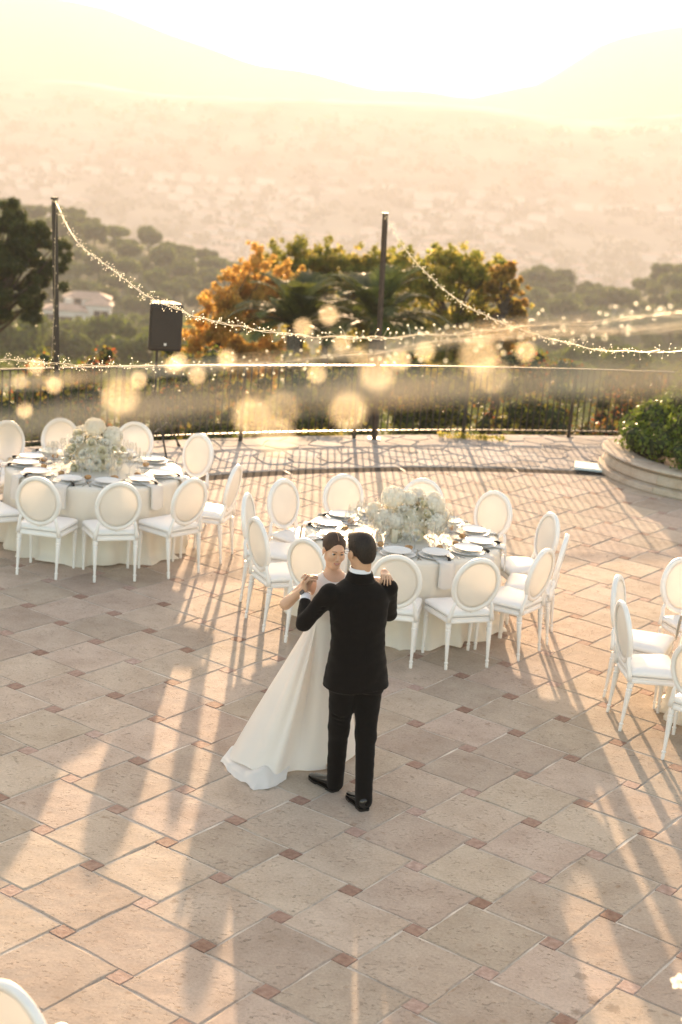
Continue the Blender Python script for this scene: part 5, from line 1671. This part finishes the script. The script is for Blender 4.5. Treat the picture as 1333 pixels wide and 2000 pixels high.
def shoe(parent, heel, toe, s=1.0, z=0.0):
    h_, t_ = Vector((*heel, z)), Vector((*toe, z)); d = (t_ - h_); L = d.length; az = math.atan2(-d.x, d.y)
    M = Matrix.Translation(h_) @ Matrix.Rotation(az, 4, 'Z')
    prof = [(0, .022, .020, .075), (.03, .034, .0, .088), (.25, .037, 0, .090), (.40, .039, 0, .075), (.58, .046, 0, .058), (.75, .046, 0, .047), (.88, .038, 0, .040), (.97, .022, 0, .032), (1.0, .008, .008, .024)]
    rings = []
    for t, w, zb, zt in prof:
        ring = []
        for k in range(14):
            a = 2*PI*k/14; x = w*math.copysign(abs(math.cos(a))**.8, math.cos(a)); zz = (zt - .018)/2 + (zt - .018)/2*math.sin(a)
            ring.append(M @ Vector((x, t*L, .018 + max(0, zz))))
        rings.append(ring)
    mb = MB(); mb.sm = True; mb.loft(rings); o = mb.build('shoe', M_SHOE, parent)
    mb = MB(); out = [(w+.003, t*L) for t, w, _, _ in prof]; poly = [(x, y) for x, y in out] + [(-x, y) for x, y in out[::-1]]
    for z0, z1, sel in ((.007, .0175, poly), (.0, .0065, [p for p in poly if p[1] < .27*L]), (.0, .0065, [p for p in poly if p[1] > .5*L])):
        mb.loft([[M @ Vector((x, y, z0)) for x, y in sel], [M @ Vector((x, y, z1)) for x, y in sel]])
    mb.build('sole', M_SHOE, o)

# ---- groom
groom = empty('person', (.20, 9.30, 0), 0, 'man in a black suit and glasses, dancing with his back to the camera', 'person')
GO = Vector((.20, 9.30, 0))
def under(o, root_loc): o.location = o.location - root_loc; return o
GU = unit((.915, .40)); GUv = (GU[0], GU[1]); GFm = np.array((-GU[1], GU[0]))
GM = frame((.148, 9.335, 1.672), (-.52, .85), R(14), R(-3))
hipc = (.190, 9.30)
SHL, ELL, WRL = (-.028, 9.225, 1.412), (-.178, 9.275, 1.180), (-.187, 9.49, 1.300)
SHR, ELR, WRR = (.345, 9.385, 1.425), (.372, 9.565, 1.200), (.190, 9.735, 1.150)
gt_ = [(.775, .188, 9.30, .222, .150), (.90, .186, 9.30, .205, .142), (1.00, .182, 9.30, .187, .130), (1.12, .176, 9.30, .178, .122), (1.25, .168, 9.30, .192, .128), (1.36, .160, 9.30, .205, .125), (1.43, .158, 9.305, .188, .110), (1.475, .158, 9.31, .120, .088), (1.505, .157, 9.315, .074, .070), (1.535, .156, 9.318, .062, .062)]
gt = [(z, x, y, w*.96, d*.94) for z, x, y, w, d in gt_]
f = Field((-.29, 9.0, -.01), (.48, 9.95, 1.82), .0045)
f.zloft([(z, x, y, w*.86, d*.86) for z, x, y, w, d in gt if z < 1.5], GUv, .02)
f.zloft([(.78, .19, 9.30, .17, .12), (.95, .19, 9.30, .17, .12)], GUv, .03)
nk = GM @ Vector((0, -.025, -.05))
f.cap((.156, 9.315, 1.46), nk, .060, .054, .02)
for a, b, c_ in ((SHL, ELL, WRL), (SHR, ELR, WRR)): f.chain([a, b, c_], [.048, .038, .026], .02)
LL, LR = [(.105, 9.275, .86), (.102, 9.325, .455), (.104, 9.368, .085)], [(.275, 9.335, .86), (.283, 9.24, .465), (.300, 9.122, .085)]
for leg in (LL, LR): f.chain(leg, [.080, .050, .028], .02)
for (hx, hy), (tx, ty) in (((.095, 9.365), (-.035, 9.515)), ((.298, 9.125), (.218, 9.275))): f.cap((hx, hy, .042), (tx, ty, .032), .014, .010, .01)
head(f, GM, False)
hand(f, WRL, (-.10, .30, .95), (1.0, .10, .05), 1, 1.04, ((38, 45, 25), (42, 45, 25), (46, 45, 25), (52, 45, 25)), (.85, .15, .45), 10)
hand(f, WRR, (-.85, .45, -.05), (-.30, -.95, 0), -1, 1.04, ((8, 12, 8),)*4, (.6, .7, .1), 10)
gb = link('body', f.mesh('body', M_SKINM), groom); under(gb, GO)
# jacket
f = Field((-.32, 9.0, .70), (.50, 9.95, 1.60), .0065)
f.zloft(gt, GUv, .02, grow=.008, zr=(.775, 1.525))
for s_, e_, w_ in ((SHL, ELL, WRL), (SHR, ELR, WRR)):
    s_, e_, w_ = np.array(s_), np.array(e_), np.array(w_); w2 = e_ + (w_ - e_)*.68
    f.cap(s_, e_, .064, .050, .022); f.cap(e_, w2, .051, .043, .02)
# sleeve creases near the elbow
for k in range(4):
    c_ = np.array(ELL) + (np.array(SHL) - np.array(ELL))*(.12 + .13*k); f.cap(c_ + np.array((.045, -.056, .03)), c_ + np.array((-.02, -.072, -.01)), .004, .003, .016, 's')
for k in range(3):
    c_ = np.array(ELL) + (np.array(WRL) - np.array(ELL))*(.15 + .2*k); f.cap(c_ + np.array((.05, -.04, .0)), c_ + np.array((-.03, -.055, -.02)), .003, .002, .014, 's')
gj = link('jacket', f.mesh('jacket', M_SUIT, .0055, 13, 2), groom); under(gj, GO)
# jacket collar, back seam and vents
def band(name, c0, c1, r0_, r1_, mat, parent, org, u=GUv, a0=0, a1=2*PI, th=.006, asp=1.0, n=40):
    mb = MB(); mb.sm = True; rings = []
    v = (-u[1], u[0])
    for i in range(n+1):
        a = a0 + (a1-a0)*i/n; cs, sn = math.cos(a), math.sin(a)*asp
        pt = lambda c, r_: Vector((c[0] + (u[0]*cs + v[0]*sn)*r_, c[1] + (u[1]*cs + v[1]*sn)*r_, c[2]))
        m0, m1 = pt(c0, r0_), pt(c1, r1_)
        rings.append([pt(c0, r0_-th/2), m0 + (m0-pt(c0, r0_-th)), pt(c1, r1_+th/2), pt(c1, r1_-th/2)])
    mb.loft(rings); o = mb.build(name, mat, parent); under(o, org); return o
band('shirt_collar', (.156, 9.318, 1.500), (.153, 9.316, 1.572), .070, .064, M_SHIRT, groom, GO, th=.006)
band('jacket_collar', (.157, 9.312, 1.486), (.156, 9.316, 1.546), .089, .073, M_SUIT, groom, GO, th=.010, a0=R(150), a1=R(390))
mb = MB(); pts = []
bk = lambda z: np.array([np.interp(z, [r_[0] for r_ in gt], [r_[1] for r_ in gt]), np.interp(z, [r_[0] for r_ in gt], [r_[2] for r_ in gt]), z]) - np.array([GFm[0], GFm[1], 0])*(np.interp(z, [r_[0] for r_ in gt], [r_[4] for r_ in gt]) + .0085)
mb.tube([Vector(bk(z)) for z in (1.46, 1.40, 1.30, 1.2, 1.1, 1.0, .9, .79)], .0016, 5); o = mb.build('back_seam', M_SUIT, groom); under(o, GO)
# trousers
f = Field((-.05, 8.95, .012), (.47, 9.55, .98), .0065)
f.zloft([(.76, .19, 9.30, .185, .130), (.95, .19, 9.30, .175, .125)], GUv, .03)
f.chain([(.112, 9.275, .84), (.104, 9.325, .455), (.110, 9.360, .048)], [.102, .067, .056], .03)
f.chain([(.270, 9.33, .84), (.281, 9.245, .465), (.303, 9.118, .046)], [.102, .067, .056], .03)
for c_, s_ in (((.11, 9.30, .52), 1), ((.28, 9.22, .52), 1), ((.11, 9.29, .16), -1), ((.30, 9.06, .17), 1)):
    for k in range(3): f.cap((c_[0]-.06, c_[1]-.055, c_[2]+.03*k), (c_[0]+.06, c_[1]-.06, c_[2]+.03*k - .022*s_), .006, .004, .012, 's')
o = link('trousers', f.mesh('trousers', M_SUIT, .005, 12, 2), groom); under(o, GO)
for a, b in (((.122, 9.325), (-.060, 9.540)), ((.315, 9.065), (.208, 9.300))):
    n0 = len(groom.children); shoe(groom, a, b); under(groom.children[-1] if False else [c for c in groom.children if c.name.startswith('shoe')][-1], Vector((0, 0, 0)))
for c in groom.children:
    if c.name.startswith('shoe'): c.location = -GO
o = hair_mesh('hair', GM, False, M_HAIRM, groom); under(o, GO)
# cuff, watch
def ring_on(name, a, b, t0, t1, r_, mat, parent, org, th=.004, n=20):
    a, b = Vector(a), Vector(b); mb = MB(); mb.sm = True
    mb.tube([a.lerp(b, t0), a.lerp(b, t1)], [r_, r_*.97], n); o = mb.build(name, mat, parent); under(o, org); return o
ring_on('shirt_cuff', ELL, WRL, .66, .965, .0375, M_SHIRT, groom, GO)
w_ = ring_on('wristwatch', ELL, WRL, .968, 1.02, .0335, M_RIM, groom, GO)
ax_ = (Vector(WRL) - Vector(ELL)).normalized(); c_ = Vector(ELL).lerp(Vector(WRL), .995); nn_ = Vector((-.55, -.75, .35)); nn_ = (nn_ - ax_*nn_.dot(ax_)).normalized()
mb = MB(); mb.tube([c_ + nn_*.0335, c_ + nn_*.041], .019, 18); o = mb.build('watch_face', M_IRON, w_)
o.location = (0, 0, 0)
# glasses
mb = MB()
for s in (-1, 1):
    mb.tube([(s*.080, -.012, .008), (s*.082, .04, .010), (s*.074, .098, .010)], .0022, 5)
    mb.tube([(s*.036 + .026*math.cos(t), .104, .004 + .019*math.sin(t)) for t in [2*PI*i/18 for i in range(18)]], .0018, 5, closed=True)
mb.tube([(-.011, .106, .008), (.011, .106, .008)], .0018, 5); o = mb.build('glasses', M_IRON, groom); o.matrix_local = Matrix.Translation(-GO) @ GM

# ---- bride
BO = Vector((-.05, 9.76, 0))
bride = empty('person', tuple(BO), 0, 'woman with sleek parted dark hair in a sleeveless white satin gown, facing the camera', 'person')
BU = unit((.965, .26)); BUv = (BU[0], BU[1])
BM = frame((-.024, 9.725, 1.558), (.34, -.94), R(9), R(-2)) @ Matrix.Scale(.975, 4)
bt = [(.88, -.028, 9.766, .104, .082), (.98, -.028, 9.766, .106, .084), (1.05, -.026, 9.765, .110, .088), (1.12, -.024, 9.762, .118, .092), (1.20, -.020, 9.757, .132, .104), (1.27, -.018, 9.752, .142, .104), (1.325, -.016, 9.755, .150, .082), (1.355, -.016, 9.76, .125, .066), (1.385, -.017, 9.762, .075, .052), (1.41, -.018, 9.76, .048, .046)]
BSR, BER, BWR = (-.158, 9.735, 1.328), (-.318, 9.665, 1.172), (-.196, 9.600, 1.318)
BSL, BEL, BWL = (.128, 9.812, 1.328), (.330, 9.640, 1.385), (.312, 9.430, 1.520)
f = Field((-.38, 9.22, -.01), (.40, 9.95, 1.70), .0042)
f.zloft(bt, BUv, .02)
f.zloft([(.80, -.028, 9.766, .10, .08), (.9, -.028, 9.766, .10, .08)], BUv, .02)
f.cap((-.017, 9.757, 1.36), BM @ Vector((0, -.022, -.05)), .046, .044, .03)
f.chain([BSR, BER, BWR], [.042, .033, .0225], .03); f.chain([BSL, BEL, BWL], [.042, .033, .0225], .03)
for s in (-1, 1):
    f.chain([(-.03 + s*.05*BU[0], 9.77 + s*.05*BU[1], .84), (-.03 + s*.075, 9.78, .46), (-.03 + s*.07, 9.80, .10)], [.055, .042, .03], .02)
    f.cap((-.03 + s*.07, 9.80, .07), (-.01 + s*.075, 9.66, .035), .028, .018, .02)
head(f, BM, True)
hand(f, BWR, (.30, -.22, .93), (-.45, -.85, -.20), -1, .93, ((48, 50, 30), (50, 50, 30), (52, 50, 30), (55, 48, 30)), (.75, -.1, .5), 10)
hand(f, BWL, (.12, -.97, -.05), (.05, -.10, -1), 1, .80, ((30, 40, 30), (32, 42, 30), (34, 42, 30), (36, 40, 30)), (.9, .35, .25), 10, .4)
FB = f; o = link('body', f.mesh('body', M_SKINF), bride); under(o, BO)
o = hair_mesh('hair', BM, True, M_HAIRF, bride); under(o, BO)
mb = MB(); mb.sm = True
mb.tube([Vector((0, -.018 + .0995*math.cos(t), .036 + .0893*math.sin(t))) for t in [R(40 + 5*i) for i in range(11)]], .0011, 5)
o = mb.build('parting', M_SKINF, bride); o.matrix_local = Matrix.Translation(-BO) @ BM
face_parts(Matrix.Translation(-BO) @ BM, True, bride, BM, FB)
for s in (-1, 1):
    mb = MB(); mb.sm = True; mb.ico((s*.077, -.004, -.042), .004, 1); o = mb.build('earring', M_GOLD, bride); o.matrix_local = Matrix.Translation(-BO) @ BM
mb = MB(); mb.tube([Vector(BWR) + Vector((.030, -.019, .0))*0 + Vector((.03*math.cos(t), .03*math.sin(t), 0))*0 for t in (0, 1)], .001, 3)
# bodice
f = Field((-.26, 9.58, .94), (.24, 9.95, 1.45), .0045)
f.zloft(bt, BUv, .01, grow=.007, zr=(.98, 1.40))
MBd = Matrix.Translation((-.017, 9.757, 0)) @ Matrix.Rotation(math.atan2(BU[1], BU[0]), 4, 'Z')
f.ell(MBd, (0, -.055, 1.412), (.084, .130, .068), .008, 's'); f.ell(MBd, (0, .04, 1.43), (.075, .12, .06), .008, 's')
for s in (-1, 1): f.ell(MBd, (s*.176, 0, 1.318), (.058, .12, .105), .006, 's')
o = link('bodice', f.mesh('bodice', M_SATIN, .0015, 16), bride); under(o, BO)
# skirt: straight cone to a trailing hem, with pleats
hem = [(.25, 9.98), (.16, 9.78), (.05, 9.665), (-.06, 9.60), (-.16, 9.575), (-.235, 9.52), (-.28, 9.445), (-.37, 9.430), (-.47, 9.475), (-.56, 9.555), (-.625, 9.665), (-.63, 9.80), (-.58, 9.97), (-.47, 10.12), (-.30, 10.23), (-.10, 10.27), (.10, 10.24), (.22, 10.13)]
def closed_spline(P, n):
    out = []; m = len(P)
    for i in range(m):
        a, b, c, d = [Vector(P[(i+k-1) % m]) for k in range(4)]
        for k in range(n):
            t = k/n; out.append(.5*((2*b) + (c-a)*t + (2*a-5*b+4*c-d)*t*t + (3*b-a-3*c+d)*t**3))
    return out
H = closed_spline(hem, 8); nH = len(H)
Hc = Vector((-.18, 9.85))
rings = []
mb = MB(); mb.sm = True
steps = 34
for j in range(steps+1):
    t = j/steps; z = 1.075*(1-t) + .012*t
    ring = []
    for i, p in enumerate(H):
        # matching point on the waist ellipse
        a = math.atan2(p.y - 9.80, p.x + .03)
        a_loc = a - math.atan2(BU[1], BU[0]); wx, wy = .124*math.cos(a_loc), .101*math.sin(a_loc)
        w_ = Vector((-.026 + wx*BU[0] - wy*BU[1], 9.765 + wx*BU[1] + wy*BU[0]))
        tt = max(0, (t - .03)/.97); tt = tt**(1.10)
        q = w_.lerp(p, tt)
        out_ = (p - Hc).normalized()
        th_ = i/nH*2*PI
        fold = (.009*math.sin(7*th_ + 1.0) + .004*math.sin(13*th_ + 2.2*t))*math.sin(PI*min(1, t*1.1))**.7*min(1, t*4)
        # deep pleat right of the front panel
        u_ = i/8; dp = math.exp(-((u_ - 4.1)/1.25)**2); fold -= .085*dp*math.sin(PI*min(1, t*.93))*min(1, t*1.6)
        rd = math.exp(-((u_ - 6.3)/.45)**2); fold += .020*rd*math.sin(PI*min(1, t*.9))
        for u0, w0, a0 in ((8.1, .55, .020), (9.6, .6, .018), (8.85, .45, -.014), (7.2, .4, -.012), (11.2, .8, .015)): fold += a0*math.exp(-((u_ - u0 + .5*math.sin(2.4*t))/w0)**2)*math.sin(PI*min(1, t*.95))**.8
        sag = .012*math.sin(5*th_)*t
        lift = .045*math.exp(-((u_ - 8.4)/1.8)**2)*t**6
        ring.append(Vector((q.x + out_.x*fold, q.y + out_.y*fold, max(.006, z + lift + (sag if 0 < t < .95 else 0)*.3))))
    rings.append(ring)
mb.loft(rings[::-1], closed_caps=False)
o = mb.build('skirt', M_SATIN, bride); under(o, BO)
# train lying crumpled on the stone
outer_ = [Vector(p) for p in ((-.69, 9.66), (-.63, 9.53), (-.53, 9.38), (-.42, 9.245), (-.335, 9.27), (-.27, 9.35), (-.215, 9.45))]
inner_ = [Vector(p) for p in ((-.59, 9.80), (-.54, 9.70), (-.46, 9.60), (-.37, 9.55), (-.31, 9.55), (-.26, 9.57), (-.20, 9.62))]
mb = MB(); mb.sm = True; nu, nv = 48, 16; vs = []
for j in range(nv+1):
    t = j/nv
    for i in range(nu+1):
        x = i/nu*(len(outer_)-1); k = min(int(x), len(outer_)-2); fr = x-k
        p = outer_[k].lerp(outer_[k+1], fr).lerp(inner_[k].lerp(inner_[k+1], fr), t)
        nz = noise.noise(Vector((p.x*9 + p.y*4, p.y*7 - p.x*4, 1.7)))
        zz = .008 + .042*math.sin(PI*min(1, t*1.2)*.55)*(1 + .9*nz) + .028*abs(nz)*min(1, t*5)
        if t < .08: zz = .004 + .02*max(0, nz)
        vs.append((p.x + .015*nz*(1-t), p.y + .012*noise.noise(Vector((p.x*20, 3, p.y*20)))*(1-t), max(.004, zz)))
mb.add(vs, [(j*(nu+1)+i, j*(nu+1)+i+1, (j+1)*(nu+1)+i+1, (j+1)*(nu+1)+i) for j in range(nv) for i in range(nu)])
o = mb.build('train', M_SATIN, bride); under(o, BO)
